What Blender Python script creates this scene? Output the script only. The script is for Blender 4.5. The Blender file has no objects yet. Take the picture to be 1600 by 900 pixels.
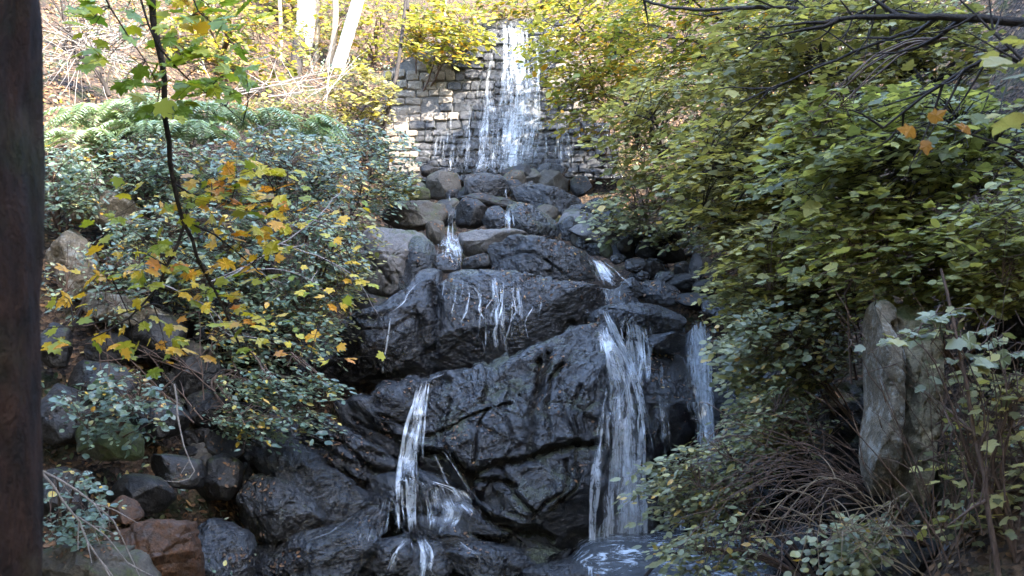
import bpy, math, random
import numpy as np
from mathutils import Vector, Matrix
from mathutils.bvhtree import BVHTree
random.seed(11); RS = np.random.RandomState(11)
S = bpy.context.scene; COL = S.collection
R = math.radians
# ------------------------------------------------------------------ camera
PITCH = R(8.0); FPX = 1715.0; EYE = np.array([0, 0, 1.7])
cam = bpy.data.cameras.new("camera"); camo = bpy.data.objects.new("camera", cam); COL.objects.link(camo)
camo.location = EYE; camo.rotation_euler = (R(90) + PITCH, 0, 0)
cam.sensor_width = 36; cam.lens = 36 * FPX / 1600; cam.clip_end = 500
cam.dof.use_dof = True; cam.dof.focus_distance = 14.0; cam.dof.aperture_fstop = 5.0
S.camera = camo
# ------------------------------------------------------------------ light
SUN = Vector((0.55, -0.62, 0.60)).normalized()
w = bpy.data.worlds.new("World"); S.world = w; w.use_nodes = True
nt = w.node_tree; bg = nt.nodes['Background']
sky = nt.nodes.new('ShaderNodeTexSky'); sky.sky_type = 'NISHITA'; sky.sun_disc = False
sky.dust_density = 1.2; sky.ozone_density = 1.0; sky.sun_elevation = math.asin(SUN.z); sky.sun_rotation = math.atan2(SUN.x, SUN.y)
nt.links.new(sky.outputs[0], bg.inputs[0]); bg.inputs[1].default_value = 0.15
sl = bpy.data.lights.new("sun", 'SUN'); sl.energy = 2.0; sl.angle = R(0.5); sl.color = (1, .93, .82)
so = bpy.data.objects.new("sun", sl); COL.objects.link(so); so.rotation_euler = SUN.to_track_quat('Z', 'Y').to_euler()
S.view_settings.view_transform = 'Standard'; S.view_settings.look = 'None'; S.view_settings.gamma = 1
S.view_settings.exposure = 4.0
S.render.engine = 'CYCLES'
S.cycles.transparent_max_bounces = 16; S.cycles.max_bounces = 6

# ------------------------------------------------------------------ helpers
def P(px, py, Y):
    """the world point on the plane y=Y seen at a pixel of the 1600x900 photograph (vectorised)"""
    px = np.asarray(px, float); py = np.asarray(py, float); Y = np.asarray(Y, float)
    a = (px - 800) / FPX; b = (450 - py) / FPX
    dy = math.cos(PITCH) - b * math.sin(PITCH); dz = math.sin(PITCH) + b * math.cos(PITCH)
    t = Y / dy
    return np.stack(np.broadcast_arrays(a * t, Y, 1.7 + dz * t), -1)
def proj(p):
    p = np.asarray(p, float) - EYE
    d = p[..., 1] * math.cos(PITCH) + p[..., 2] * math.sin(PITCH)
    u = -p[..., 1] * math.sin(PITCH) + p[..., 2] * math.cos(PITCH)
    return 800 + FPX * p[..., 0] / d, 450 - FPX * u / d
def _h(i, j, k, s):
    n = (i * 374761393 + j * 668265263 + k * 2147483647 + s * 1274126177) & 0xffffffff
    n = ((n ^ (n >> 13)) * 1274126177) & 0xffffffff
    return ((n ^ (n >> 16)) & 0xffff) / 32767.5 - 1
def noise(p, sc=1.0, seed=0):
    q = np.asarray(p, float) * sc; i = np.floor(q).astype(np.int64); f = q - i; u = f * f * (3 - 2 * f); o = 0
    for a in (0, 1):
        for b in (0, 1):
            for c in (0, 1):
                wgt = (u[..., 0] if a else 1 - u[..., 0]) * (u[..., 1] if b else 1 - u[..., 1]) * (u[..., 2] if c else 1 - u[..., 2])
                o = o + wgt * _h(i[..., 0] + a, i[..., 1] + b, i[..., 2] + c, seed)
    return o
def fbm(p, sc=1.0, n=4, seed=0, g=.5):
    a = 1; o = 0
    for k in range(n):
        o = o + a * noise(p, sc * 2 ** k, seed + k); a *= g
    return o
def worley(p, sc, seed=0):
    q = np.asarray(p, float) * sc; i = np.floor(q).astype(np.int64); d1 = np.full(q.shape[:-1], 9.); d2 = d1.copy(); cid = np.zeros_like(d1)
    for a in (-1, 0, 1):
        for b in (-1, 0, 1):
            for c in (-1, 0, 1):
                I = i + np.array([a, b, c])
                f = np.stack([_h(I[..., 0], I[..., 1], I[..., 2], seed + s) * .5 + .5 for s in (1, 2, 3)], -1)
                d = np.linalg.norm(I + f - q, axis=-1); nid = _h(I[..., 0], I[..., 1], I[..., 2], seed + 9)
                m = d < d1
                d2 = np.where(m, d1, np.minimum(d2, d)); cid = np.where(m, nid, cid); d1 = np.where(m, d, d1)
    return d1, d2, cid
def make_mesh(name, V, F, mat=None, smooth=True, attrs=None):
    """F: (n,3) or (n,4) array or list of such arrays"""
    Fs = F if isinstance(F, list) else [F]
    Fs = [np.asarray(f) for f in Fs if len(f)]
    me = bpy.data.meshes.new(name); V = np.asarray(V, np.float32)
    me.vertices.add(len(V)); me.vertices.foreach_set('co', V.ravel())
    lv = np.concatenate([f.ravel() for f in Fs]); tot = np.concatenate([np.full(len(f), f.shape[1]) for f in Fs])
    me.loops.add(len(lv)); me.loops.foreach_set('vertex_index', lv.astype(np.int32))
    st = np.concatenate([[0], np.cumsum(tot)[:-1]])
    me.polygons.add(len(tot)); me.polygons.foreach_set('loop_start', st.astype(np.int32)); me.polygons.foreach_set('loop_total', tot.astype(np.int32))
    me.polygons.foreach_set('use_smooth', np.full(len(tot), smooth))
    me.update(calc_edges=True)
    for k, (dom, typ, arr) in (attrs or {}).items():
        at = me.attributes.new(k, typ, dom)
        at.data.foreach_set('value' if typ == 'FLOAT' else 'vector', np.asarray(arr, np.float32).ravel())
    if mat: me.materials.append(mat)
    return me
def link(name, data, parent=None, loc=None, kind=None, label=None, cat=None, group=None):
    o = bpy.data.objects.new(name, data); COL.objects.link(o)
    if parent: o.parent = parent
    if loc is not None: o.location = loc
    if kind: o['kind'] = kind
    if label: o['label'] = label
    if cat: o['category'] = cat
    if group: o['group'] = group
    return o
def thing(name, loc, label, cat, group=None): return link(name, None, None, [float(c) for c in loc], None, label, cat, group)

def in_poly(x, y, poly):
    c = False; n_ = len(poly)
    for i in range(n_):
        x1, y1 = poly[i]; x2, y2 = poly[(i + 1) % n_]
        if (y1 > y) != (y2 > y) and x < (x2 - x1) * (y - y1) / (y2 - y1) + x1: c = not c
    return c
# ------------------------------------------------------------------ materials
class NT:
    def __init__(s, name):
        s.m = bpy.data.materials.new(name); s.m.use_nodes = True; s.t = s.m.node_tree; s.t.nodes.clear()
        s.out = s.n('ShaderNodeOutputMaterial')
    def n(s, typ, **kw):
        nd = s.t.nodes.new(typ)
        for k, v in kw.items():
            if isinstance(k, str) and hasattr(nd, k): setattr(nd, k, v)
        return nd
    def set(s, nd, **kw):
        for k, v in kw.items():
            k = k.replace('_', ' ')
            if hasattr(v, 'is_linked') or isinstance(v, bpy.types.NodeSocket): s.t.links.new(v, nd.inputs[k])
            else: nd.inputs[k].default_value = v
        return nd
    def coord(s, which='Object', scale=(1, 1, 1)):
        c = s.n('ShaderNodeTexCoord'); m = s.n('ShaderNodeMapping'); s.t.links.new(c.outputs[which], m.inputs[0]); m.inputs['Scale'].default_value = scale
        return m.outputs[0]
    def noise(s, vec, scale, detail=4, rough=.6, dist=0):
        nd = s.n('ShaderNodeTexNoise'); s.t.links.new(vec, nd.inputs['Vector'])
        s.set(nd, Scale=scale, Detail=detail, Roughness=rough, Distortion=dist); return nd.outputs[0]
    def vor(s, vec, scale, feature='F1', out=0):
        nd = s.n('ShaderNodeTexVoronoi', feature=feature); s.t.links.new(vec, nd.inputs['Vector']); nd.inputs['Scale'].default_value = scale; return nd.outputs[out]
    def ramp(s, fac, stops, interp='LINEAR'):
        nd = s.n('ShaderNodeValToRGB'); nd.color_ramp.interpolation = interp; e = nd.color_ramp.elements
        while len(e) < len(stops): e.new(.5)
        for k, (p, c) in enumerate(stops):
            e[k].position = p; e[k].color = (c, c, c, 1) if isinstance(c, (int, float)) else (*c, 1)
        s.t.links.new(fac, nd.inputs[0]); return nd.outputs[0]
    def mix(s, fac, a, b, mode='MIX'):
        nd = s.n('ShaderNodeMix'); nd.data_type = 'RGBA'; nd.blend_type = mode
        for k, v in ((0, fac), (6, a), (7, b)):
            if isinstance(v, bpy.types.NodeSocket): s.t.links.new(v, nd.inputs[k])
            else: nd.inputs[k].default_value = v if k == 0 else ((*v, 1) if len(v) == 3 else v)
        return nd.outputs[2]
    def math(s, op, a, b=0., clamp=False):
        nd = s.n('ShaderNodeMath', operation=op); nd.use_clamp = clamp
        for k, v in enumerate((a, b)):
            if isinstance(v, bpy.types.NodeSocket): s.t.links.new(v, nd.inputs[k])
            else: nd.inputs[k].default_value = v
        return nd.outputs[0]
    def bump(s, h, dist=.02, strength=1., prev=None):
        nd = s.n('ShaderNodeBump'); s.t.links.new(h, nd.inputs['Height']); s.set(nd, Distance=dist, Strength=strength)
        if prev: s.t.links.new(prev, nd.inputs['Normal'])
        return nd.outputs[0]
    def bsdf(s, **kw):
        nd = s.n('ShaderNodeBsdfPrincipled'); s.set(nd, **kw); return nd.outputs[0]
    def done(s, sh): s.t.links.new(sh, s.out.inputs[0]); return s.m

def rock_mat(name, ca, cb, cc, rough, moss=.0, litter=0, bumpd=.03, spec=.5, streak=False, sc=1.0, lichen=0):
    t = NT(name); v = t.coord('Object'); g = t.n('ShaderNodeNewGeometry')
    n1 = t.noise(v, 1.7 * sc, 5, .62, .2); n2 = t.noise(v, 9 * sc, 5, .7); n3 = t.noise(v, 42 * sc, 4, .65)
    col = t.mix(t.ramp(n1, [(.38, 0.), (.62, 1.)]), ca, cb)
    col = t.mix(t.ramp(n2, [(.45, 0.), (.7, .8)]), col, cc)
    col = t.mix(t.ramp(n3, [(.35, .55), (.6, 0.)]), col, tuple(c * .35 for c in ca))
    sep = t.n('ShaderNodeSeparateXYZ'); t.t.links.new(g.outputs['Normal'], sep.inputs[0])
    if streak:
        vs = t.coord('Object', (7, 7, .6)); ns = t.noise(vs, 1.4, 4, .6)
        col = t.mix(t.ramp(ns, [(.5, 0.), (.68, .6)]), col, tuple(c * 2.2 + .01 for c in cb))
    if lichen:
        l = t.noise(v, 6, 5, .75); col = t.mix(t.ramp(l, [(.52, 0.), (.6, lichen)]), col, (.42, .44, .42))
    if moss:
        m = t.math('ADD', t.noise(v, 2.6, 6, .75), t.math('MULTIPLY', sep.outputs[2], .16))
        mf = t.ramp(m, [(.72 - moss * .3, 0.), (.84 - moss * .3, .9)])
        mc = t.mix(n3, (.014, .02, .006), (.07, .085, .022))
        col = t.mix(mf, col, mc)
    else: mf = None
    r = t.ramp(n2, [(.3, rough * .55), (.7, min(1, rough * 1.5))])
    if mf is not None: r = t.math('MAXIMUM', r, t.math('MULTIPLY', mf, .85))
    vv = t.vor(v, 16 * sc)
    if rough < .3:   # wet: pitted, grainy surface that breaks the sky into glints
        n4 = t.noise(v, 20 * sc, 3, .6); b = t.bump(n1, .25, 1.); b = t.bump(n2, .09, 1., b); b = t.bump(n4, .05, 1., b); b = t.bump(n3, .008, 1., b)
    else:
        b = t.bump(n1, .10 * bumpd / .03, .8); b = t.bump(n2, bumpd, .9, b); b = t.bump(vv, bumpd * .35, .6, b); b = t.bump(n3, bumpd * .25, 1., b)
    if rough < .3:
        cn = t.bump(n1, .5, 1.); cn = t.bump(n2, .30, 1., cn); cn = t.bump(n4, .16, 1., cn)
        return t.done(t.bsdf(Base_Color=col, Roughness=r, Normal=b, Specular_IOR_Level=spec, Coat_Weight=1., Coat_Roughness=.06, Coat_IOR=1.32, Coat_Normal=cn))
    return t.done(t.bsdf(Base_Color=col, Roughness=r, Normal=b, Specular_IOR_Level=spec))
M = {}
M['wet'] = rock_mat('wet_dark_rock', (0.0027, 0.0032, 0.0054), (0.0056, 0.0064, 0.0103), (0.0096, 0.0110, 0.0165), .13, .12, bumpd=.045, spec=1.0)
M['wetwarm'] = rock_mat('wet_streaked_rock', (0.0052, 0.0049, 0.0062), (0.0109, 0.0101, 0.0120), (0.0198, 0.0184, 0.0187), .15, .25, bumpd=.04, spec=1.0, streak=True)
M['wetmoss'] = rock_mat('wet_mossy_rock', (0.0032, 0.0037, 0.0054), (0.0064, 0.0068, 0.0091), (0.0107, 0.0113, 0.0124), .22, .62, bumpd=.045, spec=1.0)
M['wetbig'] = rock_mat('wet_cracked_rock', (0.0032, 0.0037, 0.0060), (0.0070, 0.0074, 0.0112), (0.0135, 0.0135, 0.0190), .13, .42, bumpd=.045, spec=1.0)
M['grey'] = rock_mat('dry_grey_rock', (0.0936, 0.0864, 0.0828), (0.1584, 0.1476, 0.1368), (0.2016, 0.1872, 0.1800), .8, .30, bumpd=.02, spec=.3)
M['brown'] = rock_mat('dry_brown_rock', (0.0510, 0.0450, 0.0372), (0.0900, 0.0780, 0.0630), (0.1260, 0.1140, 0.0930), .75, .42, bumpd=.022, spec=.3)
M['dim'] = rock_mat('shade_darkened_grey_rock', (0.0090, 0.0084, 0.0084), (0.0177, 0.0161, 0.0155), (0.0290, 0.0268, 0.0252), .5, .32, bumpd=.03, spec=.4)  # grey rock with the gloom of the left bank darkened into its colour
M['orangelit'] = rock_mat('orange_lit_brown_rock', (0.0345, 0.0187, 0.0098), (0.0739, 0.0335, 0.0145), (0.1281, 0.0530, 0.0197), .55, .1, bumpd=.03, spec=.35)  # brown rock with warm orange light mixed into its colour
M['pale'] = rock_mat('pale_lichen_rock', (0.1010, 0.0862, 0.0605), (0.1795, 0.1471, 0.1085), (0.2805, 0.2352, 0.1744), .85, .34, bumpd=.025, spec=.3, lichen=.35)
M['pillar'] = rock_mat('mossy_grey_rock', (0.1344, 0.1173, 0.0767), (0.2417, 0.2033, 0.1354), (0.3627, 0.3110, 0.2075), .85, .6, bumpd=.03, spec=.3)
M['mossy'] = rock_mat('moss_covered_rock', (.07, .07, .055), (.10, .10, .07), (.15, .15, .11), .85, .95, bumpd=.03, spec=.2)
M['wallwet'] = rock_mat('wet_wall_stone', (0.0580, 0.0606, 0.0685), (0.1054, 0.1080, 0.1212), (0.1581, 0.1634, 0.1792), .2, .02, bumpd=.06, spec=1.0, sc=2.6)
M['walldry'] = rock_mat('dry_wall_stone', (0.2977, 0.2520, 0.2051), (0.4190, 0.3570, 0.2930), (0.5513, 0.4778, 0.4101), .8, .04, bumpd=.03, spec=.3, sc=1.6)

def leaf_mat(name, stops, trans=.35, rough=.38, spec=.5):
    t = NT(name); at = t.n('ShaderNodeAttribute', attribute_name='rnd'); oi = t.n('ShaderNodeObjectInfo')
    f = t.math('FRACT', t.math('ADD', at.outputs['Fac'], oi.outputs['Random']))
    col = t.ramp(f, stops)
    v = t.coord('Object'); n = t.noise(v, 30, 3, .6)
    col = t.mix(.35, col, t.mix(1., col, t.ramp(n, [(.3, .35), (.7, 1.3)]), 'MULTIPLY'))
    p = t.bsdf(Base_Color=col, Roughness=rough, Specular_IOR_Level=spec)
    tr = t.n('ShaderNodeBsdfTranslucent'); t.t.links.new(t.mix(1., col, (1.25, 1.15, .55), 'MULTIPLY'), tr.inputs[0])
    mx = t.n('ShaderNodeMixShader'); mx.inputs[0].default_value = trans
    t.t.links.new(p, mx.inputs[1]); t.t.links.new(tr.outputs[0], mx.inputs[2])
    return t.done(mx.outputs[0])
LG = lambda *a: list(a)
L = {}
L['ivy'] = leaf_mat('bluish_green_leaf', [(0, (0.061, 0.101, 0.068)), (.35, (0.108, 0.169, 0.115)), (.7, (0.176, 0.250, 0.169)), (.90, (0.257, 0.311, 0.162)), (.96, (0.608, 0.459, 0.068)), (1, (0.620, 0.351, 0.054))], .25, .33, .7)
L['olive'] = leaf_mat('olive_leaf', [(0, (0.1216, 0.1289, 0.0570)), (.4, (0.2479, 0.2444, 0.1086)), (.72, (0.4067, 0.3727, 0.1697)), (.95, (0.5223, 0.4794, 0.1762)), (1, (0.5216, 0.4746, 0.1641))], .45, .5, .35)
L['green'] = leaf_mat('mid_green_leaf', [(0, (0.1213, 0.1389, 0.0561)), (.45, (0.2369, 0.2568, 0.1013)), (.8, (0.4055, 0.4036, 0.1680)), (.95, (0.5241, 0.5121, 0.1861)), (1, (0.5239, 0.5239, 0.1690))], .48, .48, .35)
L['autumn'] = leaf_mat('yellow_green_leaf', [(0, (.09, .12, .02)), (.35, (.20, .23, .06)), (.65, (.32, .33, .09)), (.85, (.46, .42, .09)), (1, (.55, .28, .03))], .42, .45, .4)
L['maple'] = leaf_mat('maple_leaf_turning', [(0, (.22, .30, .04)), (.25, (.36, .40, .05)), (.45, (.62, .52, .06)), (.75, (.72, .46, .05)), (1, (.66, .26, .035))], .42, .45, .4)
L['maplegreen'] = leaf_mat('maple_leaf_green', [(0, (0.162, 0.270, 0.041)), (.5, (0.270, 0.378, 0.054)), (.85, (0.446, 0.486, 0.068)), (1, (0.620, 0.620, 0.068))], .4, .45, .4)
L['sage'] = leaf_mat('grey_green_leaf', [(0, (0.1007, 0.1144, 0.0503)), (.4, (0.1888, 0.2059, 0.0956)), (.8, (0.3146, 0.3260, 0.1711)), (.96, (0.4279, 0.3775, 0.1208)), (1, (0.5663, 0.3203, 0.0604))], .3, .4, .6)
L['orange'] = leaf_mat('orange_leaf', [(0, (.30, .13, .015)), (1, (.40, .19, .02))], .3, .5, .3)
L['fern'] = leaf_mat('fern_leaf', [(0, (0.221, 0.325, 0.208)), (.5, (0.325, 0.442, 0.299)), (1, (0.468, 0.546, 0.390))], .35, .35, .8)
L['litter'] = leaf_mat('fallen_leaf', [(0, (.05, .03, .02)), (.45, (.12, .07, .04)), (.75, (.22, .115, .055)), (.92, (.34, .19, .07)), (1, (.42, .32, .13))], .1, .6, .3)

def bark_mat(name, ca, cb, rough=.85, sc=1., moss=0, patch=None):
    t = NT(name); v = t.coord('Object', (1, 1, .42 if patch else .22)); n = t.noise(v, 22 * sc, 6, .7, .5); v2 = t.coord('Object'); n2 = t.noise(v2, 3 * sc, 5, .7)
    col = t.mix(t.ramp(n, [(.35, 0.), (.65, 1.)]), ca, cb)
    if patch: col = t.mix(t.ramp(n2, [(.55, 0.), (.66, .8)]), col, patch)
    if moss: col = t.mix(t.ramp(t.noise(v2, 2.2, 4, .6), [(.5, 0.), (.62, moss)]), col, (.03, .04, .012))
    b = t.bump(n, (.07 if patch else .03) / sc, .9)
    return t.done(t.bsdf(Base_Color=col, Roughness=rough, Normal=b if not patch else t.bump(t.noise(v, 60 * sc, 5, .7), .02, 1., b), Specular_IOR_Level=.25))
B = {}
B['big'] = bark_mat('dark_reddish_bark', (0.0111, 0.0063, 0.0042), (0.0512, 0.0250, 0.0166), .9, .7, .5, (0.0868, 0.0606, 0.0467))
B['dark'] = bark_mat('dark_twig_bark', (.022, .018, .016), (.05, .04, .035), .8, 2)
B['brown'] = bark_mat('brown_stem_bark', (.07, .045, .035), (.16, .11, .085), .8, 2)
B['grey'] = bark_mat('grey_twig_bark', (.16, .14, .13), (.34, .31, .29), .8, 2)
B['pale'] = bark_mat('pale_smooth_bark', (.36, .33, .28), (.62, .58, .52), .8, .8)
B['tan'] = bark_mat('tan_bark', (.16, .12, .08), (.30, .24, .17), .85, 1)

def water_mat(name, dens, xs=26., ys=1.2, tint=(.88, .94, 1.0), foam=False):
    t = NT(name); at = t.n('ShaderNodeAttribute', attribute_name='flow')
    sp = t.n('ShaderNodeSeparateXYZ'); t.t.links.new(at.outputs['Vector'], sp.inputs[0])
    def vec(a, b):
        c = t.n('ShaderNodeCombineXYZ'); t.t.links.new(t.math('MULTIPLY', sp.outputs[0], a), c.inputs[0]); t.t.links.new(t.math('MULTIPLY', sp.outputs[1], b), c.inputs[1]); return c.outputs[0]
    a = t.noise(vec(xs, ys), 1, 4, .65, .25); b2 = t.noise(vec(xs * .28, ys * .5), 1, 2, .5, .3); c2 = t.noise(vec(xs * 3.2, ys * 4), 1, 3, .6, .2)
    f = t.math('ADD', t.math('ADD', t.math('MULTIPLY', a, .5), t.math('MULTIPLY', b2, .32)), t.math('MULTIPLY', c2, .18))
    f = t.math('SUBTRACT', f, t.math('MULTIPLY', t.math('SUBTRACT', 1., sp.outputs[2]), .2))      # z carries 0 at the ragged edge .. 1 in the middle
    brk = t.ramp(t.noise(vec(xs * .55, ys * 5.5), 1, 4, .65, .5), [(.36 - dens * .05, .15), (.58 - dens * .05, 1.)])
    al = t.ramp(f, [(.55 - dens * .16, 0.), (.60 - dens * .12, .26 + .2 * dens), (.74 - dens * .10, .93)])
    if foam: al = t.ramp(f, [(.48, 0.), (.60, .85)])
    al = t.math('MULTIPLY', al, brk)
    d = t.n('ShaderNodeBsdfDiffuse'); d.inputs[0].default_value = (*tint, 1)
    tl = t.n('ShaderNodeBsdfTranslucent'); tl.inputs[0].default_value = (*tint, 1)
    gl = t.n('ShaderNodeBsdfGlossy'); gl.inputs['Roughness'].default_value = .25
    m1 = t.n('ShaderNodeMixShader'); m1.inputs[0].default_value = .35; t.t.links.new(d.outputs[0], m1.inputs[1]); t.t.links.new(tl.outputs[0], m1.inputs[2])
    m2 = t.n('ShaderNodeMixShader'); m2.inputs[0].default_value = .12; t.t.links.new(m1.outputs[0], m2.inputs[1]); t.t.links.new(gl.outputs[0], m2.inputs[2])
    tp = t.n('ShaderNodeBsdfTransparent'); m3 = t.n('ShaderNodeMixShader')
    t.t.links.new(al, m3.inputs[0]); t.t.links.new(tp.outputs[0], m3.inputs[1]); t.t.links.new(m2.outputs[0], m3.inputs[2])
    return t.done(m3.outputs[0])
WM = {'dense': water_mat('falling_water_dense', .88, 26, 1.5), 'mid': water_mat('falling_water_veil', .66, 20, 1.3), 'thin': water_mat('falling_water_thin', .42, 18, 1.1), 'foam': water_mat('churned_foam', .9, 20, 22, foam=True)}

def soil_mat():
    t = NT('leaf_litter_soil'); v = t.coord('Object')
    n1 = t.noise(v, .8, 6, .7, .3); n2 = t.noise(v, 14, 5, .75); cv = t.vor(v, 22, 'F1', 1); dv = t.vor(v, 22)
    col = t.mix(t.ramp(n1, [(.4, 0.), (.6, 1.)]), (.030, .022, .018), (.065, .046, .035))
    bw = t.n('ShaderNodeRGBToBW'); t.t.links.new(cv, bw.inputs[0])
    col = t.mix(t.ramp(bw.outputs[0], [(.45, 0.), (.8, .9)]), col, (.15, .095, .06))
    col = t.mix(t.ramp(t.noise(v, 1.6, 5, .7), [(.5, 0.), (.62, .7)]), col, (.035, .05, .016))
    b = t.bump(n1, .15, .8); b = t.bump(dv, .05, .9, b); b = t.bump(n2, .04, 1., b)
    return t.done(t.bsdf(Base_Color=col, Roughness=.9, Normal=b, Specular_IOR_Level=.2))
M['soil'] = soil_mat()
def pool_mat():
    t = NT('stream_water'); v = t.coord('Object', (1, 2.5, 1)); n = t.noise(v, 9, 5, .7, .6); n2 = t.noise(v, 4.5, 5, .7, 1.2)
    foam = t.ramp(t.math('ADD', t.math('MULTIPLY', n, .3), t.math('MULTIPLY', n2, .75)), [(.55, 0.), (.66, .8)])
    col = t.mix(foam, (.012, .015, .018), (.55, .62, .7))
    return t.done(t.bsdf(Base_Color=col, Roughness=t.math('ADD', t.math('MULTIPLY', foam, .5), .06), Normal=t.bump(n, .04, .8), Specular_IOR_Level=.6))
M['pool'] = pool_mat()

# ------------------------------------------------------------------ terrain: one sheet, ravine cut into a wooded hill
CP = []
def cp(x, y, z): CP.append((x, y, z))
for y in (-40, -20, -5, 0, 4, 8):
    for x in (-2, 0, 2): cp(x, y, 0 if y > -10 else -1.)
for x in (-2, -.5, 1, 2.4): cp(x, 11.5, .0); cp(x, 12.9, -.1)
for x in (-1.8, -.5, .8, 1.9): cp(x, 14.1, .5)
for x in (-2, -.6, .6, 1.5): cp(x, 15.2, 3.3)
for x in (-1.6, -.4, .8, 2.0): cp(x, 16.9, 4.0)
for x in (-2.2, -1.4, 0, 1.2, 2.2): cp(x, 18.8, 5.0); cp(x, 21.6, 6.3)
for x in (-3.5, -2, 0, 2, 3.5): cp(x, 23.6, 9.9); cp(x, 25.5, 10.3)
for x in (-6, -2, 2, 6): cp(x, 30, 14); cp(x, 40, 22); cp(x, 60, 36); cp(x, 80, 46)
# left bank
for p in [(-3, 10, .3), (-3.2, 11.6, .8), (-3.4, 12.6, 1.8), (-5, 9, .6), (-6, 11, 2.2), (-4, 12.8, 3.0), (-6, 13, 4.0), (-3.2, 14.3, 3.9), (-4.6, 14.6, 5.2), (-7, 14.5, 5.9),
          (-3.4, 17, 5.6), (-5, 17, 6.9), (-8, 17, 8.2), (-3.6, 20.5, 7.3), (-6, 21, 9.4), (-9, 21, 10.8), (-4.2, 22.3, 8.4), (-5, 8, .5), (-8, 6, 2.5), (-14, 8, 8), (-14, 16, 12), (-16, 26, 19), (-9, 27, 13.5),
          (-30, 0, 14), (-30, 20, 24), (-30, 45, 36), (-30, 80, 50), (-60, 0, 26), (-60, 50, 45), (-60, 85, 55), (-60, -40, 15), (-25, -40, 5)]: cp(*p)
# right bank; its outer hill, out of view, is made steep to block the sun
for p in [(3.1, 12.6, .6), (3.3, 13.8, 2.6), (3.6, 15.5, 4.0), (3.2, 17.5, 5.0), (3.4, 20, 6.4), (4.5, 12, 1.6), (5.4, 13.5, 4.0), (6, 16, 6.2), (5.5, 20, 8.2), (4.2, 22.4, 8.6), (3.2, 10, .2), (2.2, 8.4, .3), (4.6, 8, 2.8),
          (2.0, 6, .2), (3.2, 4, .3), (6, 10, 3.6), (6, 6, 3.6), (9, 10, 8.5), (9, 15, 10), (9, 20, 12), (12, 8, 13), (12, 3, 12), (9, 0, 8), (13, 14, 14), (18, 8, 19), (18, 16, 18), (18, 0, 17),
          (30, 0, 24), (30, 20, 26), (30, 45, 36), (30, 80, 50), (60, 0, 32), (60, 50, 45), (60, 85, 55), (60, -40, 15), (25, -40, 6), (9, -12, 4), (18, -14, 9)]: cp(*p)
for p in [(3.0, 7.0, 1.2), (3.8, 7, 2.0), (2.5, 7.2, .7), (2.8, 8.3, 1.0), (3.6, 8.3, 1.9), (2.9, 6, .8), (4.4, 7.5, 2.6)]: cp(*p)
CPa = np.array(CP, float)
D = np.linalg.norm(CPa[:, None, :2] - CPa[None, :, :2], axis=-1); n = len(CPa)
Aq = np.zeros((n + 1, n + 1)); Aq[:n, :n] = -D - np.eye(n) * .02; Aq[:n, n] = 1; Aq[n, :n] = 1
SOL = np.linalg.solve(Aq, np.append(CPa[:, 2], 0))
def ground(x, y):
    x = np.asarray(x, float); y = np.asarray(y, float)
    d = np.sqrt((x[..., None] - CPa[:, 0]) ** 2 + (y[..., None] - CPa[:, 1]) ** 2)
    z = -(d @ SOL[:n]) + SOL[n]
    p = np.stack([x, y, np.zeros_like(x)], -1)
    return z + .16 * fbm(p, .9, 4, 5) * np.clip((y + 1) / 6, .1, 1)
xs = np.concatenate([np.linspace(-60, -13, 24), np.arange(-12.6, 12.6, .16), np.linspace(13, 60, 24)])
ys = np.concatenate([np.linspace(-40, 2, 18), np.arange(2.5, 32, .16), np.linspace(32.5, 85, 30)])
GX, GY = np.meshgrid(xs, ys); GZ = ground(GX, GY)
nx, ny = len(xs), len(ys); idx = np.arange(nx * ny).reshape(ny, nx)
F = np.stack([idx[:-1, :-1], idx[:-1, 1:], idx[1:, 1:], idx[1:, :-1]], -1).reshape(-1, 4)
GV = np.stack([GX, GY, GZ], -1).reshape(-1, 3)
terr = link('ground', make_mesh('ground', GV, F, M['soil']), kind='structure')

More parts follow.
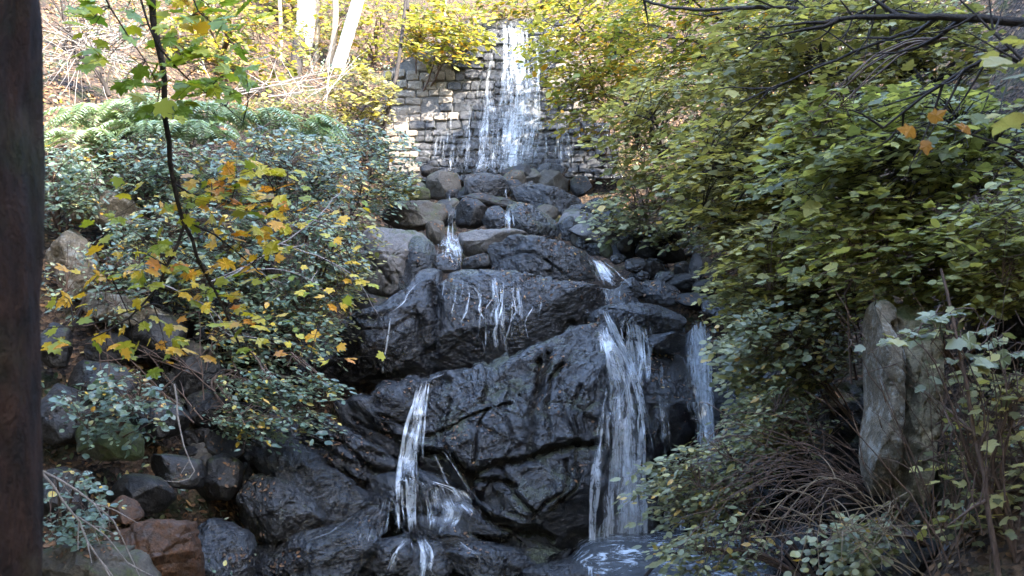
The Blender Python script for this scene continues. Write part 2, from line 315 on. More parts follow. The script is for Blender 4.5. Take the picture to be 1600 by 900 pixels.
# ------------------------------------------------------------------ rocks
CRACKS = []   # (polyline px, width px, depth m)
def crack(pts, wd=4, dp=.16): CRACKS.append((np.array(pts, float), wd * .75, dp))
def seg_dist(px, py, pl):
    best = np.full(px.shape, 1e9)
    for a, b in zip(pl[:-1], pl[1:]):
        ab = b - a; t = np.clip(((px - a[0]) * ab[0] + (py - a[1]) * ab[1]) / (ab @ ab), 0, 1)
        best = np.minimum(best, np.hypot(px - a[0] - t * ab[0], py - a[1] - t * ab[1]))
    return best
RV, RF, ROFF = [], [], 0      # all rock surfaces, for draping water and litter
ROCKS = []
def rock(poly, Y, mat, label, T=.5, lean=.35, side=0., p=3.3, amp=1.0, facets=5, back=None, cat='rock', name='rock', res=3.2, seed=None, fold=None, cell=None, fpc=(62, 90)):
    """closed boulder: outline (photo pixels at depth Y), lean = metres back per metre up, T = bulge of the front"""
    global ROFF
    poly = np.array(poly, float); sd = seed if seed is not None else int(abs(poly.sum() * 7 + Y * 13)) % 9973
    rs = np.random.RandomState(sd)
    # resample the outline, slightly rounded
    q = poly
    for _ in range(2):
        nq = []
        for a, b in zip(q, np.roll(q, -1, 0)): nq += [a * .88 + b * .12, a * .12 + b * .88]
        q = np.array(nq)
    seg = np.linalg.norm(np.roll(q, -1, 0) - q, axis=1); cum = np.concatenate([[0], np.cumsum(seg)]); per = cum[-1]
    na = int(np.clip(per / res, 28, 420)); s = np.linspace(0, per, na, endpoint=False)
    qq = np.vstack([q, q[:1]]); ox = np.interp(s, cum, qq[:, 0]); oy = np.interp(s, cum, qq[:, 1])
    cen = np.array([ox.mean(), oy.mean()]); cx, cy = (poly.min(0) + poly.max(0)) / 2; cen = cen * .5 + np.array([cx, cy]) * .5
    rad = np.hypot(ox - cen[0], oy - cen[1]).mean(); nr = int(np.clip(rad / res, 7, 70))
    u = np.linspace(0, 1, nr + 1)[1:]; fr = 1 - (1 - u) ** 1.35
    size = rad / FPX * Y
    T = min(T, size * 1.1); TB = back if back is not None else max(T, size * 1.0)
    rings = [(r, -T * (1 - r ** p) ** (1 / p)) for r in fr] + [(r, TB * (1 - r ** 2.6) ** (1 / 2.6)) for r in (.97, .85, .6, .3)]
    rr = np.array([a for a, _ in rings])[:, None]; yo = np.array([b for _, b in rings])[:, None]
    PX = cen[0] + (ox - cen[0])[None] * rr; PY = cen[1] + (oy - cen[1])[None] * rr
    PX = np.append(PX.ravel(), [cen[0], cen[0]]); PY = np.append(PY.ravel(), [cen[1], cen[1]]); yo = np.append(np.broadcast_to(yo, (len(rings), na)).ravel(), [-T, TB])
    c0 = P(cen[0], cen[1], Y)
    A0 = P(PX, PY, Y); Yr = Y + lean * (A0[:, 2] - c0[2]) + side * (A0[:, 0] - c0[0])
    V = P(PX, PY, Yr); V[:, 1] += yo
    # flat facets: cut the body with random planes that mostly face forward
    rel = V - c0; sh = rel.copy(); 
    for k in range(facets):
        nv = np.array([rs.uniform(-.9, .9), -1., rs.uniform(-.7, .9)]); nv /= np.linalg.norm(nv)
        d = sh @ nv; lim = np.percentile(d, rs.uniform(*fpc)); over = np.clip(d - lim, 0, None); sh -= over[:, None] * nv * .95
    V = c0 + sh
    m = len(rings); I = np.arange(m * na).reshape(m, na); a = I[:-1]; b = I[1:]
    Fq = np.stack([a, np.roll(a, -1, 1), np.roll(b, -1, 1), b], -1).reshape(-1, 4)
    fc, bc = m * na, m * na + 1
    Ft = np.concatenate([np.stack([np.full(na, fc), np.roll(I[0], -1), I[0]], -1), np.stack([np.full(na, bc), I[-1], np.roll(I[-1], -1)], -1)])
    # outward direction
    nrm = V - c0; nrm[:, 1] *= 1.6; nrm[:, 1] -= .3 * size; nrm /= np.linalg.norm(nrm, axis=1)[:, None] + 1e-9
    k = amp * min(1., size / .5)
    d1, d2, cid = worley(V + fbm(V, 1.4, 2, sd)[:, None] * .04, 1 / (cell or max(size, .25) / 1.3), sd)
    dis = (cid * .06 - np.exp(-((d2 - d1) / .05) ** 2) * .03) * k * min(1, size)
    dis += k * (.085 * fbm(V, 1.1, 3, sd) * min(1.5, size) + .022 * fbm(V, 4.5, 3, sd + 5) + .010 * fbm(V, 15, 2, sd + 6))
    e1, e2, eid = worley(V, 4.2, sd + 3); g1, g2, gid = worley(V, 10., sd + 4); dis += k * (eid * .016 - np.exp(-((e2 - e1) / .10) ** 2) * .012 + gid * .005)
    if fold:   # layered folds running along a direction (dx,dz), wavelength m, amplitude m
        fx, fz, wl, fa = fold; ph = (V[:, 0] * fz - V[:, 2] * fx) / wl + .35 * fbm(V, .8, 3, sd + 2)
        dis += fa * (np.abs(np.sin(ph * math.pi)) - .6)
    V = V + nrm * dis[:, None]
    front = yo < 0
    for pl, wd, dp in CRACKS:
        if pl[:, 0].max() < ox.min() - 10 or pl[:, 0].min() > ox.max() + 10 or pl[:, 1].max() < oy.min() - 10 or pl[:, 1].min() > oy.max() + 10: continue
        j = fbm(V, 4, 3, 3) * 5
        dd = seg_dist(PX + j, PY + j, pl)
        V[:, 1] += np.where(front, dp * np.exp(-(dd / wd) ** 1.25) - dp * .10 * np.exp(-((dd - wd * 2.6) / (wd * 1.6)) ** 2), 0)
    base = np.array([c0[0], c0[1], V[:, 2].min()])
    o = link(name, make_mesh(name, V - base, [Fq, Ft], M[mat]), loc=base, label=label, cat=cat)
    RV.append(V); nV = len(V)
    for f in (Fq, Ft):
        for t in (f + ROFF).tolist(): RF.append(t)
    ROFF += nV; ROCKS.append(o)
    return o
def E(cx, cy, rx, ry, a=0, n=7, j=.24):
    """rough outline of a small boulder"""
    rs = np.random.RandomState(int(cx * 3 + cy * 5)); o = []
    for k in range(n):
        t = 2 * math.pi * k / n + rs.uniform(-.2, .2); r = 1.14 + rs.uniform(-j, j)
        x = rx * r * math.cos(t); y = ry * r * math.sin(t); ca, sa = math.cos(R(a)), math.sin(R(a))
        o.append((cx + x * ca - y * sa, cy + x * sa + y * ca))
    return o

# cracks seen in the lower faces
crack([(525, 618), (600, 604), (690, 580)], 4, .2)
crack([(700, 655), (760, 640), (800, 632)], 3, .12)
crack([(735, 735), (780, 722), (830, 712), (905, 692), (945, 690)], 5, .25)
crack([(845, 560), (838, 620), (825, 690), (830, 715)], 5, .2)
crack([(880, 560), (862, 590), (850, 640), (858, 690)], 3, .12)
crack([(800, 750), (780, 745), (740, 742)], 4, .2)
crack([(735, 790), (800, 810), (870, 845), (900, 860)], 5, .2)
crack([(880, 720), (872, 760), (850, 780), (842, 810)], 4, .15)
crack([(760, 640), (750, 690), (735, 735)], 3, .1)
crack([(690, 610), (680, 660), (700, 700), (720, 735)], 4, .1)
crack([(650, 490), (670, 520), (682, 560)], 4, .12)
crack([(680, 455), (690, 500), (684, 575)], 4, .16)
crack([(560, 395), (585, 420), (612, 455)], 2.4, .12)
crack([(565, 500), (620, 495), (670, 500)], 3, .06)
crack([(760, 400), (800, 398), (850, 405), (905, 430)], 2.6, .07)
crack([(800, 430), (808, 470), (800, 530)], 3, .04)
crack([(870, 620), (880, 660), (900, 690)], 3, .08)
crack([(1400, 500), (1402, 560), (1406, 640), (1398, 700), (1392, 770)], 4, .14)
crack([(540, 650), (600, 690), (640, 700)], 4, .1)
crack([(470, 660), (540, 690), (600, 735), (640, 745)], 5, .12)

crack([(640, 705), (690, 706), (735, 744)], 9, .4); crack([(600, 650), (650, 660), (700, 655)], 4, .14); crack([(735, 742), (742, 790), (800, 820), (870, 850)], 6, .3)
crack([(860, 545), (850, 590), (842, 620)], 5, .2); crack([(905, 600), (890, 650), (905, 690)], 3, .1); crack([(800, 690), (790, 640), (800, 600)], 2.5, .07); crack([(905, 690), (900, 740), (870, 800)], 4, .16); crack([(780, 722), (800, 760), (840, 800)], 3.5, .12)
# --- ledge under the wall
rock([(664, 275), (690, 268), (716, 272), (722, 290), (716, 310), (690, 314), (668, 308)], 19.2, 'brown', 'pale streaked block at the left foot of the masonry dam', .3)
rock([(724, 280), (750, 272), (785, 276), (797, 290), (790, 308), (750, 314), (726, 306)], 19.0, 'wet', 'dark wet boulder directly under the big upper fall', .35)
rock([(797, 286), (830, 284), (880, 298), (914, 312), (912, 326), (890, 338), (850, 330), (812, 318), (798, 304)], 18.8, 'wetwarm', 'long dark slab with orange leaves along its top, right of the upper fall', .3)
rock(E(864, 284, 26, 17), 19.6, 'brown', 'angular brown boulder on the ledge at the foot of the dam', .3)
rock(E(907, 292, 15, 15), 19.6, 'dim', 'small round purple grey boulder at the right end of the ledge under the dam', .2)
rock(E(833, 274, 15, 10), 19.9, 'wet', 'small wet stone touching the base of the upper fall', .2)
rock([(612, 296), (640, 290), (672, 294), (674, 312), (640, 318), (614, 314)], 18.8, 'mossy', 'low mossy block left of the ledge, under the shrubs', .3)
rock(E(922, 325, 15, 9), 18.5, 'brown', 'small flat brown stone past the right end of the long dark slab', .2)
rock(E(952, 336, 22, 13), 18.3, 'grey', 'rounded grey stone near the overhanging leaves right of the second step', .25)
rock([(655, 262), (668, 258), (688, 264), (684, 276), (660, 276)], 20.2, 'dim', 'small shadowed stone tucked behind the pale streaked block', .2)
# --- second step
rock([(598, 330), (620, 318), (660, 316), (695, 318), (700, 334), (694, 352), (660, 360), (620, 358), (598, 348)], 17.3, 'brown', 'broad flat brown block with moss on top, left of the small twin falls', .4)
rock([(664, 350), (680, 342), (694, 346), (696, 370), (686, 384), (668, 378)], 16.9, 'brown', 'upright brown block with an olive face beside the upper left runnel', .25)
rock([(709, 322), (724, 310), (745, 312), (764, 326), (762, 350), (740, 358), (712, 354)], 17.2, 'dim', 'smooth rounded grey boulder between the two small upper falls', .35)
rock([(752, 345), (762, 326), (780, 320), (790, 330), (790, 360), (764, 362)], 17.0, 'wet', 'dark wedge shaped boulder just left of the small white fall', .3)
rock([(788, 320), (815, 318), (850, 332), (874, 346), (874, 372), (842, 374), (805, 366), (792, 345)], 16.9, 'wetmoss', 'sloping mossy slab just right of the small white fall', .35)
rock([(714, 312), (740, 304), (780, 308), (820, 316), (800, 326), (740, 322)], 18.0, 'dim', 'thin ledge stone strewn with roots above the small twin falls', .3)
# --- rubble on the right of the steps
for a in [((905, 345, 32, 15, 8), 16.8, 'grey', 'pale lumpy boulder topping the rubble slope'), ((888, 356, 14, 18, 0), 16.6, 'wetmoss', 'olive stone under the left edge of the pale lumpy boulder'),
          ((935, 366, 36, 13, 18), 16.4, 'grey', 'long pale slab slanting down the rubble slope'), ((966, 358, 22, 9, 20), 16.6, 'pale', 'pinkish pale stone sprinkled with litter on the rubble slope'),
          ((993, 370, 14, 14, 0), 16.3, 'dim', 'square edged purple grey stone at the middle of the rubble slope'), ((975, 384, 12, 12, 0), 16.1, 'brown', 'small upright brown stone in the rubble slope'),
          ((1012, 388, 20, 15, 0), 16.0, 'dim', 'smooth grey stone right of centre in the rubble slope'), ((1052, 396, 22, 17, 0), 15.9, 'dim', 'large rounded brown grey stone under the right hand leaves'),
          ((926, 389, 13, 10, 0), 16.0, 'wetmoss', 'mossy cube shaped stone above the middle cascade'), ((948, 392, 10, 11, 0), 15.9, 'mossy', 'small moss green stone above the middle cascade'),
          ((1023, 420, 22, 13, 0), 15.4, 'dim', 'flat topped grey stone low in the rubble slope'), ((993, 414, 15, 12, 0), 15.4, 'wet', 'dark stone beside the head of the middle cascade pool'),
          ((1040, 438, 18, 14, 30), 15.1, 'wetmoss', 'mossy tilted stone low in the rubble slope'), ((1073, 443, 28, 15, 10), 15.0, 'dim', 'broad brown stone at the lower right of the rubble slope'),
          ((1066, 422, 13, 15, 20), 15.3, 'dim', 'leaning dark stone in the right part of the rubble slope'), ((1086, 418, 11, 20, 10), 15.2, 'wet', 'upright blade shaped dark stone at the right end of the rubble'),
          ((986, 455, 17, 19, -35), 14.6, 'wet', 'smooth dark stone leaning beside the foot of the middle cascade'), ((1030, 460, 38, 16, 12), 14.7, 'wet', 'long dark slab across the bottom of the rubble slope'),
          ((1085, 470, 26, 13, 10), 14.5, 'dim', 'reddish brown stone beside the right cascade lip'), ((1105, 448, 20, 12, 0), 14.8, 'dim', 'half hidden stone under the leaves right of the rubble'),
          ((965, 405, 12, 8, 0), 15.7, 'wet', 'small dark stone wedged above the cascade bend'), ((1048, 372, 18, 10, 0), 16.3, 'dim', 'small stone at the upper right fringe of the rubble slope'),
          ((912, 402, 10, 7, 0), 15.8, 'brown', 'tiny brown stone over the leaf strewn mid boulder'), ((1005, 432, 10, 8, 0), 15.1, 'wet', 'little wet stone between the leaning slab and the flat topped stone'),
          ((1120, 485, 22, 14, 15), 14.2, 'wet', 'dark stone at the outer edge of the right cascade lip')]:
    rock(E(*a[0]), a[1], a[2], a[3], .3, lean=.2, facets=9, p=3)
# --- third step
rock([(712, 368), (740, 360), (800, 360), (828, 366), (800, 384), (760, 400), (722, 402)], 16.3, 'grey', 'flat topped pale grey slab between the left runnel and the leaf strewn boulder', .35, lean=.8)
rock([(722, 402), (765, 396), (770, 418), (735, 424), (720, 420)], 15.6, 'dim', 'low stepping stone at the foot of the upper left runnel', .25)
rock([(756, 384), (800, 366), (845, 368), (885, 384), (925, 402), (938, 430), (925, 444), (860, 442), (800, 436), (758, 426)], 15.5, 'wetwarm', 'wide brown boulder speckled with fallen leaves above the middle wall', .45)
rock([(674, 400), (700, 392), (722, 404), (718, 424), (690, 426), (676, 418)], 15.4, 'wet', 'wet boulder under the upper left runnel', .3)
rock([(552, 380), (566, 364), (600, 358), (645, 357), (668, 372), (680, 400), (672, 440), (640, 458), (612, 466), (580, 462), (560, 440)], 15.2, 'grey', 'big pale split boulder with a dark mossy side left of the falls', .55, lean=.25, side=.35)
rock([(622, 392), (650, 366), (676, 378), (684, 405), (672, 440), (640, 465), (622, 462), (616, 430)], 15.0, 'wetmoss', 'dark mossy face wedged against the big pale split boulder', .35, side=.6)
rock([(540, 466), (575, 460), (614, 468), (612, 482), (570, 490), (542, 484)], 14.8, 'dim', 'low dark ledge under the big pale split boulder', .35)
# --- middle wall
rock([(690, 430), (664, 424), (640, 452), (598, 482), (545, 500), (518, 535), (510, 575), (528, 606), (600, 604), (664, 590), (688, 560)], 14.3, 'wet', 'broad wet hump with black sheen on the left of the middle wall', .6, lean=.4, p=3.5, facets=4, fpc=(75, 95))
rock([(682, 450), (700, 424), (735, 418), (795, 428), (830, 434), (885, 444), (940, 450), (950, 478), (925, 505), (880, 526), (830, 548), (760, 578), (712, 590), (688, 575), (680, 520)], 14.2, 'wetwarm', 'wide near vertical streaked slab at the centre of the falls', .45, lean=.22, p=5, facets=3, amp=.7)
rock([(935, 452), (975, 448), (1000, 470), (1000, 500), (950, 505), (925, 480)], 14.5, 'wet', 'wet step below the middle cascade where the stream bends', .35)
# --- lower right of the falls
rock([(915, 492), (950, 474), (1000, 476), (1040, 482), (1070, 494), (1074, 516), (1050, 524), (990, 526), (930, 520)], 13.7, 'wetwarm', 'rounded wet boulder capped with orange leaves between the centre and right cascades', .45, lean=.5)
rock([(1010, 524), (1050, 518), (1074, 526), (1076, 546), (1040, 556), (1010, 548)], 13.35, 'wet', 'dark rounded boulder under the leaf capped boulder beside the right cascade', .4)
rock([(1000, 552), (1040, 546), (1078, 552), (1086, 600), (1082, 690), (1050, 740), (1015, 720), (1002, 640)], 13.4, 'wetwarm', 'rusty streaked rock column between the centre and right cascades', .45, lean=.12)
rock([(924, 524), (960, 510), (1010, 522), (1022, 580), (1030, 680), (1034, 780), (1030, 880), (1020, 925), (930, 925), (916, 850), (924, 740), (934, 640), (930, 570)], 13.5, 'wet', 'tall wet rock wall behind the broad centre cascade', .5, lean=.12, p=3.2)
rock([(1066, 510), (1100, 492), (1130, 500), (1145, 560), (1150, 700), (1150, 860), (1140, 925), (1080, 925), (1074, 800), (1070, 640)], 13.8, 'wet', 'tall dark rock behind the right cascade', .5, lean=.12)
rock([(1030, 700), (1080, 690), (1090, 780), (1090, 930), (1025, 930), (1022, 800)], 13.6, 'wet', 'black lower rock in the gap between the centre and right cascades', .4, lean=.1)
rock([(1130, 560), (1200, 540), (1290, 600), (1330, 680), (1330, 840), (1250, 880), (1140, 880), (1130, 700)], 12.9, 'wet', 'big black shadowed rock under the bank right of the right cascade', .5, lean=.2)
rock([(1200, 840), (1270, 815), (1330, 840), (1345, 890), (1290, 915), (1205, 905)], 11.0, 'wet', 'smooth wet boulder in the stream at the foot of the right bank', .4)
rock([(1290, 600), (1360, 590), (1372, 700), (1360, 820), (1300, 830), (1280, 700)], 10.6, 'dim', 'shadowed rock in the hollow beside the pale rock pillar', .5)
# --- main lower face
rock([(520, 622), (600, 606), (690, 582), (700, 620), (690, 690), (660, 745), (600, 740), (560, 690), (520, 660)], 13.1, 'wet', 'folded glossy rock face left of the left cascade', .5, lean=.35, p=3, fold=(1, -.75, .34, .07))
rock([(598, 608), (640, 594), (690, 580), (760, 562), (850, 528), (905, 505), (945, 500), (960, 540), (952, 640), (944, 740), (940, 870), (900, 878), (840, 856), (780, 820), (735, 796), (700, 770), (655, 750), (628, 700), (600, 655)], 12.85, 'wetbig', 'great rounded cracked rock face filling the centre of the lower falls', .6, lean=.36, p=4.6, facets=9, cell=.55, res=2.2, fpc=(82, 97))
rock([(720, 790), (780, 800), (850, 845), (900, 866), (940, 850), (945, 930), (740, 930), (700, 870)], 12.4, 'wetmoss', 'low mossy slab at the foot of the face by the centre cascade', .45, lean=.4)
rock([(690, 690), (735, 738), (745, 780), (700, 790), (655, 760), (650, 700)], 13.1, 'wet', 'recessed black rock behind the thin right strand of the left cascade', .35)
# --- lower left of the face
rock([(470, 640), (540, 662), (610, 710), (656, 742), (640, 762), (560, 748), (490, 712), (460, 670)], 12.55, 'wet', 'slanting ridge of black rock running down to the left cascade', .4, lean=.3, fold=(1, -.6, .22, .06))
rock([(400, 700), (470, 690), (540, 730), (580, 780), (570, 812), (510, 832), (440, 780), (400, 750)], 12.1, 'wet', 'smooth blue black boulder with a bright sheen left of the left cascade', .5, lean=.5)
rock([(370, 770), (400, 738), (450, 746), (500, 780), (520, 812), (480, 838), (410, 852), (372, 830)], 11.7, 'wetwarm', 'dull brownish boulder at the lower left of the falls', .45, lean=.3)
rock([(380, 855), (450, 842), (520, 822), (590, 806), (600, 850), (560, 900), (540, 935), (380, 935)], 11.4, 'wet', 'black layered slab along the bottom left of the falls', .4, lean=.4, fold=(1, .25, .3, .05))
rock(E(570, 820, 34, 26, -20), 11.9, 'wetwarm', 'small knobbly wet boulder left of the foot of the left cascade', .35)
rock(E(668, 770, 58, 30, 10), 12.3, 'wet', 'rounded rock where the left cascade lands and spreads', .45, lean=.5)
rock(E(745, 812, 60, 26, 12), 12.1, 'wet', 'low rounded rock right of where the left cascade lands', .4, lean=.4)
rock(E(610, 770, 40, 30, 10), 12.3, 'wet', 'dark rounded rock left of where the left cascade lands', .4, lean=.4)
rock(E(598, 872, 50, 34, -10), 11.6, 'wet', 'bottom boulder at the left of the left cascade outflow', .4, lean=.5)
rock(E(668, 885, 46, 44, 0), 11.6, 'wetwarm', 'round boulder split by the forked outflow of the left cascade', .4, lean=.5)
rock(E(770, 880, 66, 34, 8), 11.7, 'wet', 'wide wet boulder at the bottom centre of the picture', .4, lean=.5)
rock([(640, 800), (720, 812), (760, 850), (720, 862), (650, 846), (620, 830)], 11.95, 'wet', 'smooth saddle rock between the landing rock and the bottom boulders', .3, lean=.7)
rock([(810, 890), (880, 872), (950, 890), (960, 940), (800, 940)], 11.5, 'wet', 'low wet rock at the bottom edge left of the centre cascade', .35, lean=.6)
# --- left bank boulders
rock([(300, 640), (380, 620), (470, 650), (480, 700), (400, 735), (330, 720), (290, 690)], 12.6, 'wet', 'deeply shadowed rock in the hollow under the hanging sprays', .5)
for a in [(E(346, 748, 28, 34, 20), 11.6, 'dim', 'small upright grey boulder in the dark hollow'), (E(276, 735, 42, 28, 10), 11.2, 'dim', 'grey boulder with a pale top above the orange lit boulder'),
          (E(214, 772, 48, 30, 0), 10.8, 'dim', 'broad dim boulder on the lower left bank'), (E(195, 800, 26, 22, 0), 10.3, 'orangelit', 'rounded brown stone above the leaf strewn slab'),
          ([(170, 830), (240, 808), (300, 812), (312, 850), (310, 925), (200, 930), (150, 880)], 10.0, 'orangelit', 'brown boulder at the bottom left with orange light put into its colour'),
          ([(60, 860), (140, 842), (230, 858), (250, 930), (55, 935)], 9.6, 'brown', 'leaf strewn flat rock at the bottom left corner beside the trunk'),
          ([(280, 830), (330, 800), (390, 830), (400, 900), (380, 935), (300, 935)], 10.9, 'wet', 'blackish boulder between the orange brown boulder and the falls'),
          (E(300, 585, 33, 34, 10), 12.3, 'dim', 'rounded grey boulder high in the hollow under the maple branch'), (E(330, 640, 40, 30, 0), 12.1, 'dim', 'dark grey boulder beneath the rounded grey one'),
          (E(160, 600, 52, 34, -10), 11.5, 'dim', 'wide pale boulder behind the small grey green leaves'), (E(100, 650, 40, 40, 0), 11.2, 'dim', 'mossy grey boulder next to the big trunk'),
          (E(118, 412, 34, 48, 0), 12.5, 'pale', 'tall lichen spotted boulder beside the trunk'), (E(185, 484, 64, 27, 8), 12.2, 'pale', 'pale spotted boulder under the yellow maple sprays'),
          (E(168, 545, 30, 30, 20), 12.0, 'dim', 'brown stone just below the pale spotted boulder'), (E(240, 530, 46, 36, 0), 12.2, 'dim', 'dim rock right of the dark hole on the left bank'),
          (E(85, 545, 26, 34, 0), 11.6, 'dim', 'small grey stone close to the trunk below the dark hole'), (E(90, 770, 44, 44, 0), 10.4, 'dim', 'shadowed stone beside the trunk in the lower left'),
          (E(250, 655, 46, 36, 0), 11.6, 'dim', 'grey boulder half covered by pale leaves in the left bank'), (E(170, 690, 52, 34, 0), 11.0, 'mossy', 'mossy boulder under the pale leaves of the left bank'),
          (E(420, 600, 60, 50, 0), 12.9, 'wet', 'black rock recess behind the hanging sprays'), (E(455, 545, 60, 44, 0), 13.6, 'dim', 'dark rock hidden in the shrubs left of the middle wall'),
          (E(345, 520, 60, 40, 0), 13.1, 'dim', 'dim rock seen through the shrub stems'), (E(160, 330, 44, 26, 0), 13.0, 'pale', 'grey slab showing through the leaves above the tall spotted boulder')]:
    rock(a[0], a[1], a[2], a[3], .45, lean=.25, facets=10, p=3)
rs0 = np.random.RandomState(77)
TONE = {'dim': 'dull grey', 'brown': 'brown', 'wet': 'black wet', 'wetmoss': 'moss flecked'}
def filler(poly, Y0, Y1, n, mats, label, group, r0, r1):
    xs_ = [p[0] for p in poly]; ys_ = [p[1] for p in poly]; k = 0
    while k < n:
        x = rs0.uniform(min(xs_), max(xs_)); y = rs0.uniform(min(ys_), max(ys_))
        if not in_poly(x, y, poly): continue
        f = (y - min(ys_)) / (max(ys_) - min(ys_)); q = rs0.uniform(r0, r1)
        mk = mats[rs0.randint(len(mats))]; o = rock(E(x, y, q * rs0.uniform(1, 1.5), q, rs0.uniform(-30, 30)), Y0 + (Y1 - Y0) * f + .25, mk, TONE[mk] + ' ' + label, .3, facets=8, p=2.4); o['group'] = group; k += 1
filler([(880, 330), (960, 320), (1060, 370), (1120, 430), (1130, 490), (1040, 470), (960, 400), (880, 370)], 17.0, 14.6, 46, ['dim', 'brown', 'wet', 'wetmoss'], 'small stone packed in the gaps between the larger stones of the rubble slope', 'small stones packed in the rubble slope', 8, 16)
filler([(70, 500), (330, 480), (380, 700), (380, 850), (60, 900)], 12.6, 11.2, 40, ['dim', 'brown', 'wetmoss', 'wet'], 'shaded stone wedged deep between the boulders of the left bank', 'stones wedged between the left bank boulders', 18, 40)
filler([(600, 272), (900, 262), (940, 330), (880, 350), (600, 350)], 19.6, 18.0, 22, ['dim', 'brown', 'wet'], 'small stone filling the gaps of the ledge below the dam', 'small stones filling the ledge', 10, 18)
# --- right bank rocks
rock([(1362, 476), (1378, 460), (1400, 470), (1404, 520), (1408, 620), (1400, 700), (1394, 780), (1366, 784), (1356, 720), (1372, 640), (1366, 560)], 7.7, 'pale', 'left half of the tall pale rock pillar on the right bank', .25, lean=.05, amp=.8, facets=3, fpc=(85, 97), name='rock_pillar')
rock([(1392, 480), (1420, 466), (1452, 470), (1462, 500), (1464, 580), (1458, 660), (1448, 720), (1436, 785), (1390, 790), (1402, 700), (1410, 620), (1402, 540)], 7.8, 'pillar', 'mossy right half of the tall pale rock pillar on the right bank', .3, lean=.05, facets=3, name='rock_pillar')
rock([(1460, 720), (1500, 690), (1532, 712), (1530, 760), (1500, 790), (1462, 790)], 7.7, 'mossy', 'bright moss covered rock right of the pale pillar', .3, facets=7)
rock([(1480, 850), (1540, 830), (1620, 840), (1630, 940), (1470, 940)], 7.0, 'grey', 'grey rock at the bottom right corner', .35)
rock([(1350, 840), (1420, 820), (1470, 850), (1460, 940), (1345, 940)], 7.4, 'dim', 'dim rock at the bottom under the tangle of stems', .35)
rock([(1520, 470), (1620, 480), (1640, 600), (1560, 650), (1520, 560)], 8.8, 'dim', 'large dim rock at the right edge behind the stems', .4)

RVa = np.concatenate(RV)
bvh = BVHTree.FromPolygons(RVa.tolist(), RF)
bvg = BVHTree.FromPolygons(GV.tolist(), F.tolist())

# ------------------------------------------------------------------ masonry dam at the top, stone by stone
def stone_mesh(k, mat):
    rs = np.random.RandomState(400 + k); V = []; n1 = 4
    # 12-quad bevelled block, front face split in four
    for (y, s) in ((-.5, .86), (-.40, .99), (.5, 1.)):
        for i in range(8):
            t = i / 8 * 2 * math.pi; c, s2 = math.cos(t), math.sin(t); m = max(abs(c), abs(s2)) * (1.1 if i % 2 else 1)
            V.append([.5 * s * c / m * rs.uniform(.93, 1.03), y + rs.uniform(-.05, .05), .5 * s * s2 / m * rs.uniform(.93, 1.03)])
    V.append([rs.uniform(-.1, .1), -.56, rs.uniform(-.1, .1)]); F4 = []; F3 = []
    for r in range(2):
        for i in range(8): a = r * 8 + i; b = r * 8 + (i + 1) % 8; F4.append([a, b, b + 8, a + 8])
    for i in range(8): F3.append([24, (i + 1) % 8, i])
    return make_mesh('stone', np.array(V), [np.array(F4), np.array(F3)], mat, False)
SM = {m: [stone_mesh(k, M[m]) for k in range(10)] for m in ('wallwet', 'walldry')}
WY = 21.6; LEAN = .16
def wallP(px, py):
    p = P(px, py, WY); 
    for _ in range(2):
        Y = WY + LEAN * (p[..., 2] - 6.4); p = P(px, py, Y)
    return p
dam = thing('dam_wall', wallP(780, 275) + np.array([0, .3, 0]), 'leaning masonry dam of squared stones at the top of the waterfall', 'wall')
dl = np.array(dam.location)
# backing of the wall: coarse core, set behind the stones
core = [(600, 118), (610, 284), (930, 282), (915, 150), (880, 30), (725, 30), (700, 90)]
cv = np.concatenate([wallP([c[0] for c in core], [c[1] for c in core]) + [0, -.05, 0], wallP([c[0] for c in core], [c[1] for c in core]) + [0, 1.0, -.05]]) - dl
k = len(core)
link('core', make_mesh('core', cv, [np.array([[i, (i + 1) % k, (i + 1) % k + k, i + k] for i in range(k)]), np.array([[0, i, i + 1] for i in range(1, k - 1)])], M['grey'], False), dam)
zone = [(594, 118), (640, 108), (690, 88), (722, 30), (880, 28), (900, 90), (924, 150), (955, 230), (965, 284), (640, 284), (600, 230)]
rs = np.random.RandomState(5); py = 34; row = 0; nst = 0; small = []
while py < 282:
    fine = py > 196
    hpx = rs.uniform(11, 16) if not fine else rs.uniform(8.5, 11.5)
    px = 585 + rs.uniform(-12, 0)
    while px < 970:
        wpx = rs.uniform(13, 29) if not fine else rs.uniform(11, 22)
        if rs.rand() < .1: wpx *= 1.4
        cx, cy = px + wpx / 2, py + hpx / 2 + noise(np.array([px * .012, row * .25, 0.]), 1.5) * 5.0 + rs.uniform(-1.6, 1.6)
        if in_poly(cx, cy, zone):
            hole = (660 < cx < 680 and 160 < cy < 178) or (882 < cx < 912 and 174 < cy < 190)
            if not hole:
                a = wallP(cx, cy); s = a[1] / math.cos(PITCH) / FPX * 1.02
                wet = cx > 705 + rs.uniform(-12, 12) and cx < 935 or (cy > 195 and cx > 650)
                if cx > 850 and cy < 190: wet = rs.rand() < .5
                if nst < 296 and not (fine and 765 < cx < 835):
                    o = link('stone', SM['wallwet' if wet else 'walldry'][rs.randint(10)], dam, a - dl + np.array([0, rs.uniform(-.035, .03), 0]))
                    o.scale = (wpx * s * rs.uniform(.96, 1.06), .24, hpx * s * rs.uniform(.94, 1.16)); o.rotation_euler = (-math.atan(LEAN) + rs.uniform(-.08, .08), rs.uniform(-.09, .09), rs.uniform(-.1, .1)); nst += 1
                else: small.append((a, wpx * s * .97, hpx * s * .96, wet))
        px += wpx
    py += hpx; row += 1
